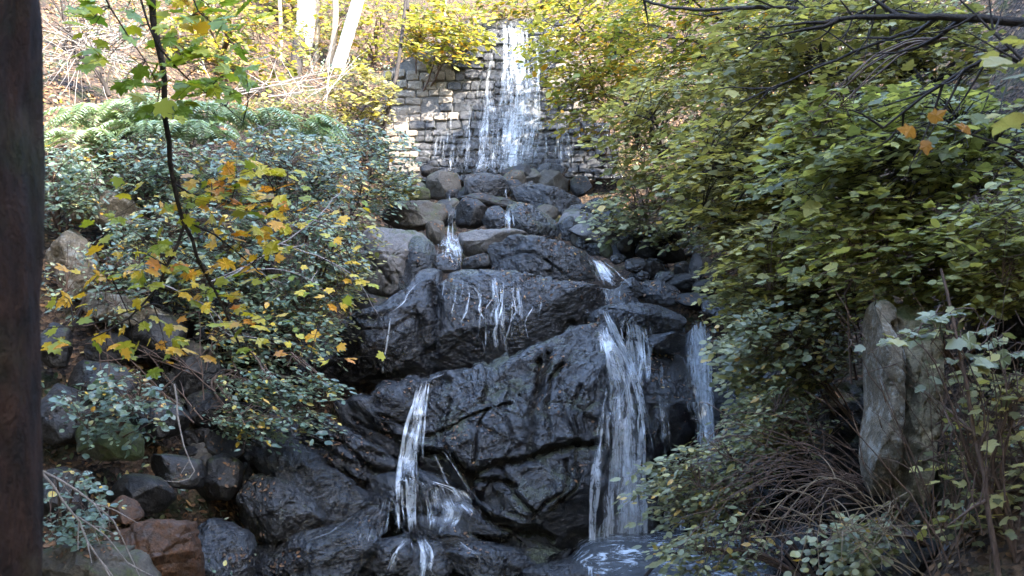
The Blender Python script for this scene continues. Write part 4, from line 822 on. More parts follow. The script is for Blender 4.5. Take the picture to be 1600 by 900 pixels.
# unseen trees added beside and behind the camera to shade the gorge
def shade_tree(x, y, h, cr, label):
    z = float(ground(x, y)); b = np.array([x, y, z - .3]); T = thing('tree', b, label, 'tree'); top = np.array([x + .5, y, z + h])
    c = curve(b, top, 0, 12, .03); lp = [(c, np.linspace(.28, .07, 12))]
    for k in range(12):
        q = c[5 + k % 7]; an = k * 2.4; e = np.array([x + math.cos(an) * cr * .8, y + math.sin(an) * cr * .8, z + h * .65 + (k % 5) * cr * .3]); lp.append((curve(q, e, .05, 7, .1), np.linspace(.08, .02, 7)))
    V, Fq = tubes(lp, 7); link('trunk', make_mesh('trunk', V - b, Fq, B['tan']), T)
    n_ = 8200; d = nrmz(RS.normal(0, 1, (n_, 3))) * (RS.rand(n_, 1) ** .45); pos = np.array([x, y, z + h * .62]) + d * [cr, cr, cr * 1.3]; pos = pos[fbm(pos, .7, 2, 6) > -.6]
    link('crown', leaf_mesh('crown', 'lobed', pos - b, frames(RS.normal(0, 1, pos.shape), nrmz(np.array([0, 0, 1.]) + RS.normal(0, .6, pos.shape))), RS.uniform(.28, .45, len(pos)), L['green']), T, kind='stuff')
for a in [(12, 4, 9.0, 4.0, 'unseen tall tree added for shade high on the right slope beyond the right edge of the view'), (11, 1, 11.5, 4.2, 'unseen tall tree added for shade on the slope to the right of the viewer'), (12, -4, 12, 4.4, 'unseen tall tree added for shade on the slope behind the viewer to the right'), (8, -8, 13, 4.4, 'unseen tree added for shade behind the viewer'),
          (9, -2, 8, 3.2, 'unseen lower tree added for shade on the right slope beside the viewer'), (3, -9, 13, 4.2, 'unseen tree added for shade on the stream bank behind the viewer'), (-4, -7, 11, 4.4, 'unseen leafy tree added for shade behind the viewer to the left'), (-9, -5, 10, 4.2, 'unseen tree added for shade on the left slope behind the viewer'), (-1, -14, 12, 5, 'unseen tree added to block the sky down the valley in the middle'), (7, -15, 12, 5, 'unseen tree added to block the sky down the valley to the right'), (-8, -14, 12, 5, 'unseen tree added to block the sky down the valley to the left'), (-8, 3, 10, 3.6, 'unseen tree added for shade on the left bank beside the viewer'), (-8.5, 8, 9.5, 3.2, 'unseen tree added for shade on the left bank just out of view')]: shade_tree(*a)
# ---- right side foliage, far to near
def G(px, Y): # ground point under a column of pixels
    x = float((px - 800) / FPX * Y * 1.01); return (x, Y, float(ground(x, Y)) + .0)
tn = lambda *a, **k: plant('tree', *a, **k)
sh = lambda *a, **k: plant('shrub', *a, **k)
tn('yellowing tree overhanging the right side of the upper fall', 'tree', (930, 60, 110, 95), 20.2, 1.3, G(1050, 21.5), 'round', 'autumn', .085, n=330, L_=.6, nl=12, limb_r=.05, bark='dark', gap=.2)
sh('leafy yellow green bush beside the right edge of the dam', 'shrub', (940, 160, 85, 60), 19.6, .9, G(1010, 20), 'round', 'autumn', .075, n=150, L_=.5, gap=.3)
tn('tall olive tree high on the right slope behind the others', 'tree', (1130, 60, 190, 110), 18.0, 1.6, G(1260, 18.5), 'round', 'autumn', .085, n=420, L_=.65, nl=12, limb_r=.06, bark='dark', gap=.15)
tn('olive tree leaning over the rubble slope from the right', 'tree', (1080, 200, 140, 100), 16.0, 1.4, G(1280, 15.5), 'round', 'olive', .08, n=300, L_=.6, nl=12, limb_r=.05, bark='dark', gap=.3)
sh('pale leaved bush overhanging the rubble slope', 'shrub', (1040, 325, 110, 60), 16.2, .9, G(1160, 16.2), 'round', 'sage', .07, n=210, L_=.5, nl=11, tilt=.6, gap=.3)
tn('broad olive tree filling the upper right above the near branches', 'tree', (1330, 90, 230, 130), 13.0, 1.8, G(1540, 12.5), 'lobed', 'olive', .085, n=520, L_=.6, nl=12, limb_r=.06, bark='dark', gap=.12)
tn('green tree on the right slope with layered drooping sprays', 'tree', (1200, 270, 160, 120), 12.3, 1.4, G(1450, 12), 'lobed', 'olive', .075, n=430, L_=.55, nl=12, limb_r=.05, bark='dark', gap=.2)
tn('near green tree reaching in from the right edge with wide sprays', 'tree', (1420, 260, 220, 130), 9.4, 1.4, G(1680, 9), 'lobed', 'green', .082, n=430, L_=.55, nl=11, limb_r=.05, bark='dark', gap=.4, tilt=.5)
sh('olive shrub hanging over the right cascade', 'shrub', (1245, 420, 130, 110), 11.3, 1.1, G(1380, 11.3), 'lobed', 'olive', .066, n=430, L_=.5, nl=12, tilt=.7, gap=.12)
sh('dense grey green shrub between the right cascade and the rock pillar', 'shrub', (1225, 545, 96, 92), 10.6, 1.0, G(1400, 10.6), 'round', 'sage', .052, n=330, L_=.42, nl=12, tilt=.8, gap=.2)
sh('shrub with scattered yellow leaves above the rock pillar', 'shrub', (1430, 400, 190, 90), 8.6, .9, G(1560, 8.8), 'lobed', 'green', .07, n=230, L_=.45, nl=10, tilt=.5, gap=.35)
sh('low leaning bush of pale leaves in front of the centre cascade foot', 'shrub', (1095, 752, 98, 62), 9.8, .6, G(1290, 9.9), 'ovate', 'sage', .055, n=170, L_=.45, nl=11, tilt=.6, gap=.4, flow=(-.9, -.2, -.1), conn=2.5)
sh('bush of small leaves masking the right cascade foot', 'shrub', (1212, 660, 72, 60), 9.9, .6, G(1300, 10), 'ovate', 'sage', .055, n=170, L_=.42, nl=11, tilt=.7, gap=.3)
sh('low bush at the bottom beside the stream outflow', 'shrub', (1120, 850, 90, 50), 9.3, .5, G(1280, 9.3), 'ovate', 'sage', .055, n=60, L_=.4, nl=10, tilt=.6, gap=.4, conn=2.)
sh('grey green leaves trailing below the rock pillar', 'shrub', (1330, 850, 80, 45), 7.2, .4, G(1440, 7.3), 'round', 'sage', .045, n=50, L_=.36, nl=10, tilt=.8, gap=.3)
sh('thin shrub with large pale leaves in front of the rock pillar', 'shrub', (1500, 520, 100, 50), 6.4, .5, G(1560, 6.4), 'lobed', 'sage', .065, n=11, L_=.35, nl=7, tilt=.8, limbs=8, limb_r=.012)
sh('sparse shrub with yellow flecks at the right edge', 'shrub', (1550, 700, 80, 150), 6.8, .6, G(1590, 6.9), 'lobed', 'olive', .06, n=45, L_=.35, nl=8, tilt=.7, limbs=9, limb_r=.012)
tn('dim green tree at the right edge over the rocks', 'tree', (1560, 380, 90, 120), 8.0, .9, G(1700, 8.3), 'round', 'green', .06, n=170, L_=.45, nl=11, limb_r=.03, gap=.3, tilt=.6)
tn('nearest drooping branch of dark leaves at the upper right corner', 'branch', (1610, 200, 45, 200), 4.3, .3, P(1720, 60, 4.2), 'lobed', 'olive', .07, n=6, L_=.35, nl=6, bark='dark', limbs=4, limb_r=.01)
sh('bright green spray jutting from the near tree', 'shrub', (1270, 190, 60, 60), 8.6, .3, P(1480, 60, 8.8), 'lobed', 'green', .085, n=16, L_=.5, nl=9, tilt=.7, limb_r=.012)
# the big limbs in the upper right
bare('branch', 'heavy horizontal bough crossing the upper right corner', 'branch', [([(1640, 34, 7.0), (1520, 30, 7.1), (1400, 27, 7.3), (1310, 30, 7.5)], .035, .016)], 'dark', twigs=6, tl=.8)
bare('branch', 'long dark bough sweeping down left from the top right', 'branch', [([(1620, 55, 6.6), (1520, 100, 6.7), (1430, 160, 6.9), (1380, 200, 7.0)], .018, .007)], 'dark', twigs=8, tl=.6)
bare('branch', 'dark bough behind it running from the horizontal bough down to the left', 'branch', [([(1450, 40, 8), (1370, 65, 8.1), (1290, 100, 8.3), (1180, 150, 8.6)], .016, .006)], 'dark', twigs=8, tl=.6)
bare('branch', 'thin curved bough at the top right of the upper fall', 'branch', [([(1260, 14, 12), (1180, 12, 12.2), (1080, 16, 12.5), (1000, 2, 12.8), (980, -20, 13)], .03, .014)], 'dark', twigs=5, tl=.7)
bare('branch', 'dark twig rising to the very top right', 'branch', [([(1640, 130, 6.2), (1560, 60, 6.3), (1500, 0, 6.4)], .012, .006)], 'dark', twigs=5, tl=.5)
bare('branch', 'short dark bough entering at the top edge above the horizontal bough', 'branch', [([(1400, -10, 7.6), (1330, 25, 7.8), (1270, 50, 8)], .012, .006)], 'dark', twigs=5, tl=.5)
# orange leaves close to the lens
T, _ = bare('branch', 'thin twig carrying four big orange leaves at the right', 'branch', [([(1640, 262, 4.6), (1560, 225, 4.6), (1500, 205, 4.6), (1450, 190, 4.6), (1400, 205, 4.65)], .006, .003)], 'dark', twigs=1, tl=.15)
bb = np.array(T.location)
for (x, y, s, an, tl2) in [(1503, 200, .085, 2.8, 1.2), (1447, 232, .075, -1.6, 1.6), (1415, 205, .095, 3.0, .6), (1466, 180, .085, .5, .5)]:
    p = P(x, y, 4.55); d = np.array([math.cos(an), -.2, math.sin(an)]); obj_leaves(T, bb, 'lobed', np.array([p - d * s * .5]), frames(d[None], nrmz(np.array([[0, -1, tl2 * .5]]))), np.array([s]), L['orange'])

# stems tangle on the lower right
rs = np.random.RandomState(21)
pt = []
for k in range(34):
    x0 = rs.uniform(1330, 1370); y0 = rs.uniform(740, 790); x1 = x0 - rs.uniform(100, 260); y1 = y0 + rs.uniform(-110, 80); xm = (x0 + x1) / 2; ym = (y0 + y1) / 2 - rs.uniform(8, 40)
    Yk = rs.uniform(7.8, 8.6); pt.append(([(x0, y0, Yk), (x0 * .6 + xm * .4, y0 * .5 + ym * .5 - 6, Yk), (xm, ym, Yk - .1), (x1, y1, Yk - .3), (x1 - 12, y1 + rs.uniform(15, 60), Yk - .35)], rs.uniform(.004, .0075), .0018))
bare('bramble', 'bundle of arching bare brown stems beside the pale rock pillar', 'bramble', pt, 'brown', twigs=3, tl=.3)
pt = []
for k in range(40):
    x0 = rs.uniform(1460, 1600); y0 = rs.uniform(780, 930); a = rs.uniform(-.6, .35); ln = rs.uniform(150, 420); Yk = rs.uniform(6.0, 7.0)
    pt.append(([(x0, y0, Yk), (x0 + ln * .4 * a, y0 - ln * .45, Yk), (x0 + ln * a * 1.1 + rs.uniform(-30, 30), y0 - ln * .9, Yk - .1)], rs.uniform(.003, .007), .0016))
bare('bush', 'thicket of upright bare reddish stems at the lower right', 'bush', pt, 'brown', twigs=3, tl=.25)
bare('sapling', 'single thicker brown stem leaning in the thicket at the right', 'sapling', [([(1560, 900, 6.2), (1545, 800, 6.2), (1520, 650, 6.3), (1500, 540, 6.3), (1470, 420, 6.4)], .018, .008)], 'brown', twigs=5, tl=.4)
bare('bramble', 'fine straw coloured stems trailing across the bottom right', 'bramble', [([(rs.uniform(1300, 1500), rs.uniform(820, 900), 6.8), (rs.uniform(1250, 1450), rs.uniform(720, 850), 6.8), (rs.uniform(1150, 1400), rs.uniform(780, 920), 6.7)], .004, .002) for _ in range(16)], 'tan', twigs=1, tl=.3)
pt = []
for k in range(26):
    x0 = rs.uniform(1440, 1600); y0 = rs.uniform(660, 880); an = rs.uniform(-.7, .5); ln = rs.uniform(60, 160); Yk = rs.uniform(6.6, 7.2)
    pt.append(([(x0, y0, Yk), (x0 + ln * .5, y0 + an * ln * .5 - 6, Yk), (x0 + ln, y0 + an * ln, Yk)], .005, .002))
bare('bramble', 'matted dry runners lying over the right bank', 'bramble', pt, 'brown', twigs=1, tl=.2)
bare('stick', 'dark wet stick poking from the water at the foot of the centre cascade', 'stick', [([(1004, 905, 10.6), (1022, 884, 10.7), (1040, 868, 10.8), (1066, 866, 10.9)], .02, .012)], 'dark')
bare('sapling', 'upright grey stem before the hollow left of the rock pillar', 'sapling', [([(1330, 600, 8.6), (1326, 500, 8.7), (1316, 380, 8.8)], .010, .006)], 'brown', twigs=2)
bare('sapling', 'thin upright brown stem in front of the left edge of the rock pillar', 'sapling', [([(1366, 700, 8.0), (1360, 600, 8.1), (1350, 500, 8.2)], .009, .005)], 'brown', twigs=2)

# ---- left side
sh('bluish green shrub under the fern bank', 'shrub', (220, 270, 120, 60), 13.6, .7, G(220, 14.2), 'ovate', 'ivy', .058, n=300, L_=.38, nl=11, tilt=.9, flow=(.2, -.7, -.2), jit=.6, gap=.25)
sh('large glossy shrub in the middle of the left bank', 'shrub', (420, 270, 140, 70), 13.8, .8, G(400, 14.4), 'ovate', 'ivy', .058, n=380, L_=.38, nl=11, tilt=.9, flow=(.4, -.7, -.2), jit=.6, gap=.22)
sh('dense dark shrub hanging over the wet hump', 'shrub', (450, 400, 120, 90), 13.2, .9, G(400, 13.8), 'ovate', 'ivy', .054, n=430, L_=.36, nl=11, tilt=.8, flow=(.5, -.6, -.2), jit=.6, gap=.2)
sh('shrub with yellow flecks growing left of the ledge stones', 'shrub', (570, 260, 80, 75), 16.8, .7, G(540, 17.2), 'ovate', 'ivy', .062, n=220, L_=.4, nl=11, tilt=.8, flow=(.5, -.6, -.1), jit=.6, gap=.3)
sh('blue green shrub behind the yellow maple sprays', 'shrub', (280, 400, 120, 90), 12.9, .8, G(260, 13.4), 'ovate', 'ivy', .054, n=360, L_=.36, nl=11, tilt=.8, flow=(.2, -.7, -.2), jit=.6, gap=.3)
sh('low shrub in the shade between the maple and the wet hump', 'shrub', (420, 520, 110, 70), 12.7, .6, G(380, 13.0), 'ovate', 'ivy', .05, n=260, L_=.34, nl=11, tilt=.7, flow=(.5, -.6, -.2), jit=.6, gap=.35)
sh('shrub crowding the trunk above the spotted boulder', 'shrub', (100, 290, 60, 70), 12.9, .6, G(90, 13.3), 'ovate', 'ivy', .055, n=150, L_=.36, nl=11, tilt=.9, flow=(.1, -.7, -.2), jit=.6, gap=.25)
sh('hanging spray of flat leaves over the dark hollow', 'shrub', (430, 600, 95, 26), 11.9, .3, P(370, 540, 12.9), 'ovate', 'ivy', .055, n=70, L_=.45, nl=12, tilt=.5, flow=(.8, -.4, -.12), jit=.25, conn=3)
sh('second hanging spray below it at the edge of the hollow', 'shrub', (420, 655, 95, 30), 11.7, .3, P(350, 590, 12.7), 'ovate', 'ivy', .055, n=70, L_=.45, nl=12, tilt=.5, flow=(.8, -.4, -.12), jit=.25, conn=3)
sh('small pale leaved shrub over the wide pale boulder', 'shrub', (180, 630, 90, 55), 10.6, .4, P(170, 700, 11.0), 'round', 'ivy', .045, n=85, L_=.34, nl=9, tilt=.8, flow=(.4, -.5, -.1), jit=.6, gap=.3, conn=3)
sh('low plants beside the trunk in the lower left corner', 'shrub', (110, 790, 60, 60), 9.4, .4, P(90, 870, 9.6), 'round', 'ivy', .04, n=45, L_=.3, nl=9, tilt=.8, flow=(.4, -.5, -.1), jit=.6, gap=.3)
sh('sparse trailing plant on the spotted boulder', 'shrub', (150, 430, 90, 80), 12.0, .4, P(120, 500, 12.4), 'ovate', 'ivy', .05, n=60, L_=.34, nl=9, tilt=.8, flow=(.4, -.5, -.3), jit=.6, gap=.4)
sh('twiggy shrub in front of the big pale split boulder', 'shrub', (545, 390, 45, 80), 13.0, .4, P(500, 480, 13.6), 'round', 'olive', .055, n=50, L_=.36, nl=8, tilt=.7, flow=(.6, -.5, -.1), jit=.5, gap=.2)
sh('little bush on the left lip of the upper ledge', 'shrub', (620, 290, 40, 26), 18.2, .3, G(610, 18.6), 'round', 'olive', .065, n=45, L_=.36, nl=9, tilt=.7)
sh('small leaves trailing beside the wet hump', 'shrub', (500, 480, 60, 50), 13.3, .4, G(470, 13.8), 'ovate', 'olive', .05, n=70, L_=.34, nl=9, tilt=.7, flow=(.6, -.5, -.1), gap=.3)
# background upper left
tn('sunlit yellow green tree behind the left bank', 'tree', (330, 70, 150, 75), 20.5, 1.2, G(330, 21), 'round', 'autumn', .085, n=230, L_=.55, nl=11, tilt=.6, flow=(.3, -.6, -.2), jit=.6, limb_r=.05, gap=.4)
tn('bright leafy tree in front of the pale trunks', 'tree', (570, 40, 100, 60), 26.2, 1.0, G(580, 27), 'round', 'autumn', .09, n=130, L_=.55, nl=11, tilt=.6, flow=(.3, -.6, -.2), jit=.6, limb_r=.04, gap=.4)
tn('yellow green tree overhanging the left top of the dam', 'tree', (690, 45, 80, 55), 21.4, .8, G(640, 22.6), 'round', 'autumn', .085, n=190, L_=.5, nl=11, tilt=.6, flow=(.5, -.6, -.2), jit=.5, limb_r=.04, gap=.3)
sh('leafy fringe along the crest of the dam above the fall', 'shrub', (810, 8, 90, 22), 22.4, .4, G(820, 23.4), 'round', 'autumn', .085, n=75, L_=.5, nl=10, tilt=.6, gap=.1)
sh('bush growing at the left end of the dam', 'shrub', (560, 150, 60, 50), 20.6, .7, G(540, 21.2), 'round', 'olive', .08, n=110, L_=.45, nl=10, tilt=.7, flow=(.4, -.6, -.1), jit=.6, gap=.35)
sh('olive bush on the slope above the ferns', 'shrub', (450, 190, 90, 45), 18.4, .8, G(450, 19), 'ovate', 'olive', .075, n=160, L_=.45, nl=10, tilt=.8, flow=(.3, -.6, -.1), jit=.6, gap=.3)
sh('scrub on the slope close to the trunk at the upper left', 'shrub', (120, 110, 80, 90), 19.5, 1.0, G(110, 20), 'round', 'olive', .08, n=110, L_=.5, nl=10, tilt=.7, flow=(.3, -.6, -.1), jit=.6, gap=.4)
tn('far sunlit woodland tree at the top left', 'tree', (200, 20, 160, 60), 27, 1.8, G(200, 28), 'round', 'autumn', .11, n=160, L_=.7, nl=11, tilt=.6, flow=(.3, -.6, -.2), jit=.6, limb_r=.07, gap=.4)
tn('far sunlit woodland tree behind the pale trunks', 'tree', (430, 10, 130, 60), 28.5, 1.8, G(450, 29), 'round', 'autumn', .11, n=140, L_=.7, nl=11, tilt=.6, flow=(.3, -.6, -.2), jit=.6, limb_r=.07, gap=.4)
# ferns
def fern(cx, cy, Y, label, nf=20, ln=.8):
    rs = np.random.RandomState(int(cx + cy)); b = P(cx, cy, Y); T = thing('fern', b, label, 'fern', 'ferns on the left bank'); lp = []
    for k in range(nf):
        an = rs.uniform(0, 2 * math.pi); d = np.array([math.cos(an), math.sin(an) * .8 - .35, 0]); d /= np.linalg.norm(d); s = np.linspace(0, 1, 12)[:, None]; l = ln * rs.uniform(.7, 1.2)
        c = d * s * l + np.array([0, 0, 1.]) * (s * 1.35 - s ** 2 * 1.45) * l * 1.15; lp.append((c, np.linspace(.004, .001, 12)))
        m = 24; t = np.linspace(.1, .99, m); cc = np.stack([np.interp(t, s[:, 0], c[:, j]) for j in range(3)], -1); tg = nrmz(np.gradient(cc, axis=0)); sd = nrmz(np.cross(tg, [0, 0, 1.]))
        wd = .20 * l * np.sin(t ** .8 * math.pi) ** .7 + .012; pos = np.concatenate([cc, cc]); dr = np.concatenate([sd, -sd]) * 1. + np.concatenate([tg, tg]) * .45 + rs.normal(0, .05, (2 * m, 3)); dr[:, 2] -= .15
        link('frond', leaf_mesh('frond', 'pinna', pos, frames(dr, np.tile([[0, -.3, 1.]], (2 * m, 1))), np.concatenate([wd, wd]), L['fern']), T)
    V, Fq = tubes(lp, 3); link('stalks', make_mesh('stalks', V, Fq, B['brown']), T)
LEAF['pinna'] = (LEAF['pinna'][0] * [1.35, 1, 1], LEAF['pinna'][1])
for a in [(200, 200, 14.6, 'large pale fern arching over the left bank below the bare twigs'), (150, 215, 14.4, 'fern at the left end of the fern bank near the trunk'), (255, 195, 14.8, 'fern in the middle of the fern bank behind the hanging branch'),
          (330, 205, 14.9, 'fern right of the hanging branch'), (400, 210, 15.2, 'fern above the large glossy shrub'), (470, 225, 15.6, 'rightmost fern of the bank'), (300, 235, 14.3, 'lower fern with drooping fronds'), (230, 235, 14.2, 'low fern beneath the large pale fern'), (130, 250, 13.9, 'small fern under the left end of the bank')]: fern(*a)
# bare grey twigs at the upper left
bare('branch', 'crooked dark dead branch at the upper left', 'branch', [([(170, 150, 15.5), (155, 110, 15.5), (120, 85, 15.6), (70, 65, 15.8)], .035, .015), ([(160, 115, 15.5), (150, 80, 15.6), (110, 55, 15.7), (90, 10, 15.8)], .02, .01)], 'dark', twigs=10, tl=.8)
pt = [([(150 + rs.uniform(-60, 90), rs.uniform(40, 110), 15.8), (110 + rs.uniform(-30, 90), rs.uniform(30, 110), 15.7), (70 + rs.uniform(-10, 190), rs.uniform(20, 150), 15.5)], .012, .004) for _ in range(22)]
bare('dead_shrub', 'tangle of bleached bare twigs at the upper left', 'shrub', pt, 'grey', twigs=6, tl=.7)
bare('dead_shrub', 'loose grey twigs rising between the background trees', 'shrub', [([(rs.uniform(250, 560), rs.uniform(150, 230), 18.5), (rs.uniform(250, 560), rs.uniform(60, 150), 18.8)], .012, .004) for _ in range(16)], 'grey', twigs=4, tl=.7)
# grey branches over the shrub
bare('branch', 'long pale dead branch rising through the left shrubs', 'branch', [([(330, 440, 11.4), (390, 415, 11.4), (440, 380, 11.5), (500, 340, 11.7), (520, 310, 11.9)], .011, .006), ([(440, 382, 11.5), (500, 400, 11.5), (560, 435, 11.6), (590, 490, 11.7)], .009, .004)], 'grey', twigs=3, tl=.5)
bare('branch', 'arched pale twig curving over the dark shrub', 'branch', [([(380, 425, 11.0), (430, 416, 11.0), (480, 430, 11.1), (520, 465, 11.2)], .008, .003)], 'grey', twigs=3, tl=.35)
bare('branch', 'kinked white twig under the yellow maple leaves', 'branch', [([(240, 440, 9), (320, 470, 9), (332, 500, 9), (360, 525, 9)], .007, .003)], 'grey', twigs=3, tl=.35)
bare('branch', 'forked dead stem against the lower left boulders', 'branch', [([(60, 733, 7.0), (100, 755, 7.0), (145, 775, 7.1), (180, 815, 7.1), (212, 880, 7.2), (220, 905, 7.2)], .009, .003), ([(60, 733, 7.0), (80, 748, 7.0), (120, 805, 7.0), (140, 860, 7.0), (175, 905, 7.0)], .009, .004), ([(122, 808, 7.0), (165, 835, 7.1), (200, 880, 7.1)], .006, .003)], 'grey', twigs=3, tl=.25)
bare('branch', 'dangling pale twig ending in the dark hollow', 'branch', [([(272, 600, 10), (280, 650, 10), (282, 702, 10), (305, 725, 10), (318, 745, 10), (305, 756, 10), (280, 753, 10)], .010, .004)], 'grey', twigs=2, tl=.2)
bare('sapling', 'thin reddish stems rising from the left boulders', 'sapling', [([(rs.uniform(140, 360), rs.uniform(560, 680), 11.2), (rs.uniform(140, 360), rs.uniform(470, 560), 11.2)], .008, .003) for _ in range(12)], 'brown', twigs=2, tl=.3)

# ---- maple: hanging branch in front of the left bank
def maple(label, paths, clusters, mat, Y, base_i=0, size=.12, per=7, spread=.16, mul=1):
    T, pts = bare('maple_branch', label, 'branch', paths, 'dark', twigs=0)
    b = np.array(T.location); samp = np.concatenate(pts); rs = np.random.RandomState(int(clusters[0][0] + clusters[0][1])); lp = []; pos = []; dd = []; nn = []; sz = []
    for (cx, cy, n_) in clusters:
        c = P(cx, cy, Y + rs.uniform(-.3, .3)); q = samp[np.argmin(((samp - c) ** 2).sum(1))]
        tw = curve(q, c, .08, 6, .1); lp.append((tw, np.linspace(.005, .0022, 6))); dm = nrmz((c - q)[None])[0]
        for k in range(int(n_ * mul)):
            s = rs.uniform(.4, 1.15); p = q + (c - q) * s + rs.normal(0, spread, 3) * [1, .8, .42]; d = dm * .35 + rs.normal(0, .7, 3) * [1, .6, .35] + [0, -.35, -.25]
            pos.append(p); dd.append(d); nn.append(np.array([0, -.75, 1.]) + rs.normal(0, .38, 3)); sz.append(size * rs.uniform(.6, 1.15)); lp.append((np.array([q + (c - q) * min(1, s), p]), np.array([.0018, .0012])))
    V, Fq = tubes(lp, 3); link('twigs', make_mesh('twigs', V - b, Fq, B['dark']), T)
    pos = np.array(pos); sz = np.array(sz); Rm = frames(np.array(dd), nrmz(np.array(nn))); m = np.arange(len(pos)) < 295
    obj_leaves(T, b, 'maple', pos[m], Rm[m], sz[m], L[mat])
    if (~m).any(): link('foliage', leaf_mesh('foliage', 'maple', pos[~m] - b, Rm[~m], sz[~m], L[mat]), T, kind='stuff')
maple('long dark maple branch hanging down the left with yellow and orange leaves',
      [([(232, -30, 6.6), (242, 40, 6.6), (256, 110, 6.7), (258, 170, 6.7), (263, 250, 6.8), (272, 300, 6.9), (288, 350, 7.0), (305, 400, 7.1), (345, 470, 7.2), (375, 540, 7.3)], .024, .007),
       ([(288, 350, 7.0), (275, 400, 7.0), (240, 450, 7.0), (230, 480, 7.0), (200, 500, 7.0), (170, 520, 6.9), (100, 545, 6.8)], .011, .004),
       ([(270, 285, 6.9), (290, 310, 6.9), (340, 315, 7.0), (420, 320, 7.0), (500, 300, 7.0)], .008, .003), ([(300, 350, 7.0), (350, 375, 7.1), (400, 420, 7.2), (450, 470, 7.3)], .008, .003), ([(240, 475, 7.0), (180, 496, 6.9), (130, 510, 6.9), (70, 512, 6.8)], .006, .003)],
      [(330, 290, 12), (370, 270, 14), (405, 262, 12), (430, 280, 8), (300, 320, 9), (345, 320, 10), (385, 330, 9), (420, 335, 9), (455, 350, 6), (330, 360, 8), (380, 385, 10), (410, 400, 7), (350, 420, 7), (300, 410, 6), (190, 400, 8), (220, 405, 7), (165, 415, 6), (250, 395, 5), (320, 460, 7), (365, 470, 7), (400, 500, 6), (280, 500, 6), (250, 540, 5), (340, 520, 7), (400, 540, 4),
       (90, 462, 4), (130, 478, 5), (105, 535, 4), (130, 540, 4), (165, 550, 4), (210, 545, 4), (260, 545, 4), (200, 300, 3), (200, 325, 3), (450, 300, 5)], 'maple', 7.1, size=.092, spread=.15, mul=1.35)
maple('green maple branch hanging in from the top left',
      [([(212, -30, 6.4), (225, 30, 6.4), (242, 80, 6.5), (270, 105, 6.5), (330, 150, 6.6), (380, 190, 6.6)], .009, .003), ([(150, -30, 6.2), (180, 30, 6.3), (220, 80, 6.4), (250, 140, 6.5)], .006, .003), ([(290, -30, 6.5), (310, 20, 6.5), (360, 60, 6.6)], .006, .003)],
      [(110, 8, 4), (145, 30, 6), (165, 10, 5), (195, 20, 6), (135, 58, 3), (170, 75, 4), (170, 90, 5), (200, 90, 6), (215, 120, 7), (240, 150, 5), (285, 85, 6), (320, 100, 8), (345, 120, 8), (330, 145, 7), (300, 130, 7), (360, 140, 5), (385, 120, 4), (345, 165, 4), (300, 25, 6), (330, 15, 6), (350, 30, 5), (370, 10, 4), (380, 80, 3), (280, 60, 3), (190, 130, 4), (255, 60, 3), (245, 172, 4)], 'maplegreen', 6.5, size=.115, spread=.11)
maple('small sprig of yellow maple leaves at the top of the left picture half', [([(300, -40, 7.0), (300, 0, 7.0), (320, 25, 7.0)], .006, .003)], [(285, 8, 6), (305, 18, 6), (325, 30, 5), (340, 12, 4), (300, 35, 3), (262, 8, 3)], 'maple', 7.0, spread=.08)
maple('drooping maple twig with a few green leaves before the wet hump', [([(470, 420, 10.5), (520, 400, 10.4), (560, 370, 10.4)], .006, .003), ([(470, 560, 10.2), (500, 565, 10.2), (520, 560, 10.2)], .005, .003)], [(545, 395, 5), (560, 440, 5), (530, 470, 5), (500, 500, 5), (480, 520, 5), (530, 560, 4), (470, 450, 5), (510, 350, 5), (540, 330, 4)], 'maple', 10.4, size=.1, spread=.16)

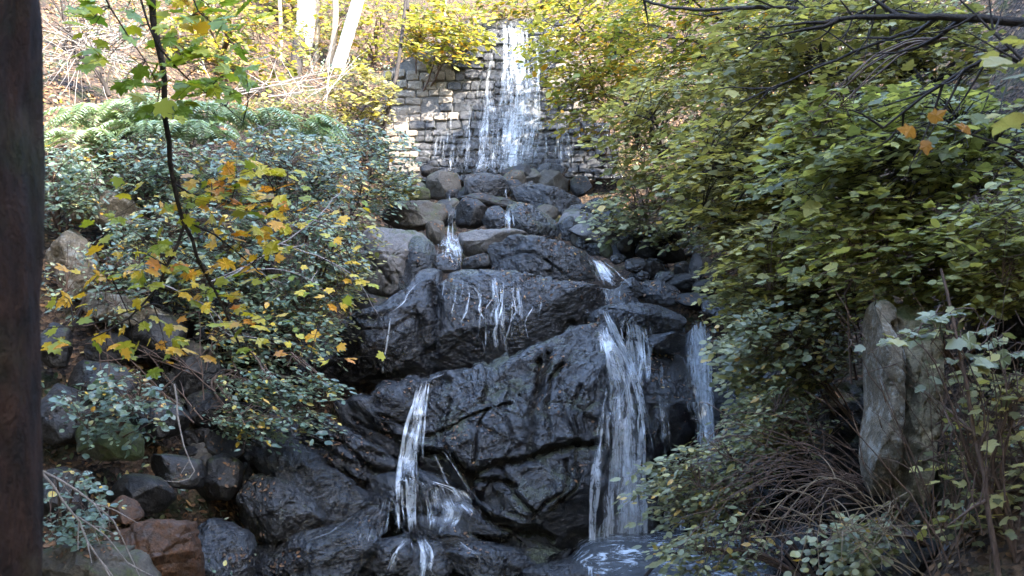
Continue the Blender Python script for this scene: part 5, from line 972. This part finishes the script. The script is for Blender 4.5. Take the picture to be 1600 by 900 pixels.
# ------------------------------------------------------------------ fallen leaves on ledges and banks
def litter(name, pts, nrm, smin, smax, mat='litter'):
    N = len(pts); d = RS.normal(0, 1, (N, 3)); d -= nrm * (d * nrm).sum(1, keepdims=True)
    me = leaf_mesh(name, 'ovate', pts + nrm * .012, frames(d, nrmz(nrm + RS.normal(0, .3, (N, 3)))), RS.uniform(smin, smax, N), L[mat]); return link(name, me, kind='stuff')
pts, nr = [], []
cand = RS.uniform([70, 265], [1130, 900], (42000, 2))
for px, py in cand:
    d = Vector(P(px, py, 10.) - EYE).normalized(); h = bvh.ray_cast(Vector(EYE), d, 60)
    if h[0] is None: continue
    nz = h[1].z
    if nz > .35 or RS.rand() < .012 + (.10 if (770 < px < 930 and 370 < py < 445) or (1015 < px < 1075 and 480 < py < 700) else 0):
        if noise(np.array([[h[0].x, h[0].y, h[0].z]]), 2.2, 50)[0] > .12 and RS.rand() < (.62 if py < 530 else .3): pts.append(h[0][:]); nr.append(h[1][:])
litter('fallen_leaves_on_rocks', np.array(pts), np.array(nr), .022, .055)
print('rock litter', len(pts))
# litter on the ground of the banks
N = 48000; gx = RS.uniform(-10, 8, N); gy = RS.uniform(5.5, 30, N); m = (np.abs(gx) > 2.2) | (gy > 22.5); gx, gy = gx[m], gy[m]; gz = ground(gx, gy); e = .05
nn = nrmz(np.stack([-(ground(gx + e, gy) - gz) / e, -(ground(gx, gy + e) - gz) / e, np.ones_like(gx)], -1))
litter('fallen_leaves_on_banks', np.stack([gx, gy, gz + .01], -1), nn, .05, .11)
# ground cover (ivy and seedlings) on the banks
N = 34000; gx = RS.uniform(-9, 8, N); gy = RS.uniform(7, 27, N); m = ((np.abs(gx) > 2.6) | (gy > 22.8)) & (fbm(np.stack([gx, gy, gx * 0], -1), .8, 3, 9) > -.05); gx, gy = gx[m], gy[m]; gz = ground(gx, gy)
pos = np.stack([gx, gy, gz + RS.uniform(.02, .28, len(gx))], -1)
link('ground_cover', leaf_mesh('ground_cover', 'ovate', pos, frames(RS.normal(0, 1, pos.shape), nrmz(np.array([0, -.5, 1.]) + RS.normal(0, .4, pos.shape))), RS.uniform(.05, .09, len(pos)), L['ivy']), kind='stuff')
print('leaves joined', NL[0], 'leaf objects', NL[1], 'objects', len(bpy.data.objects))
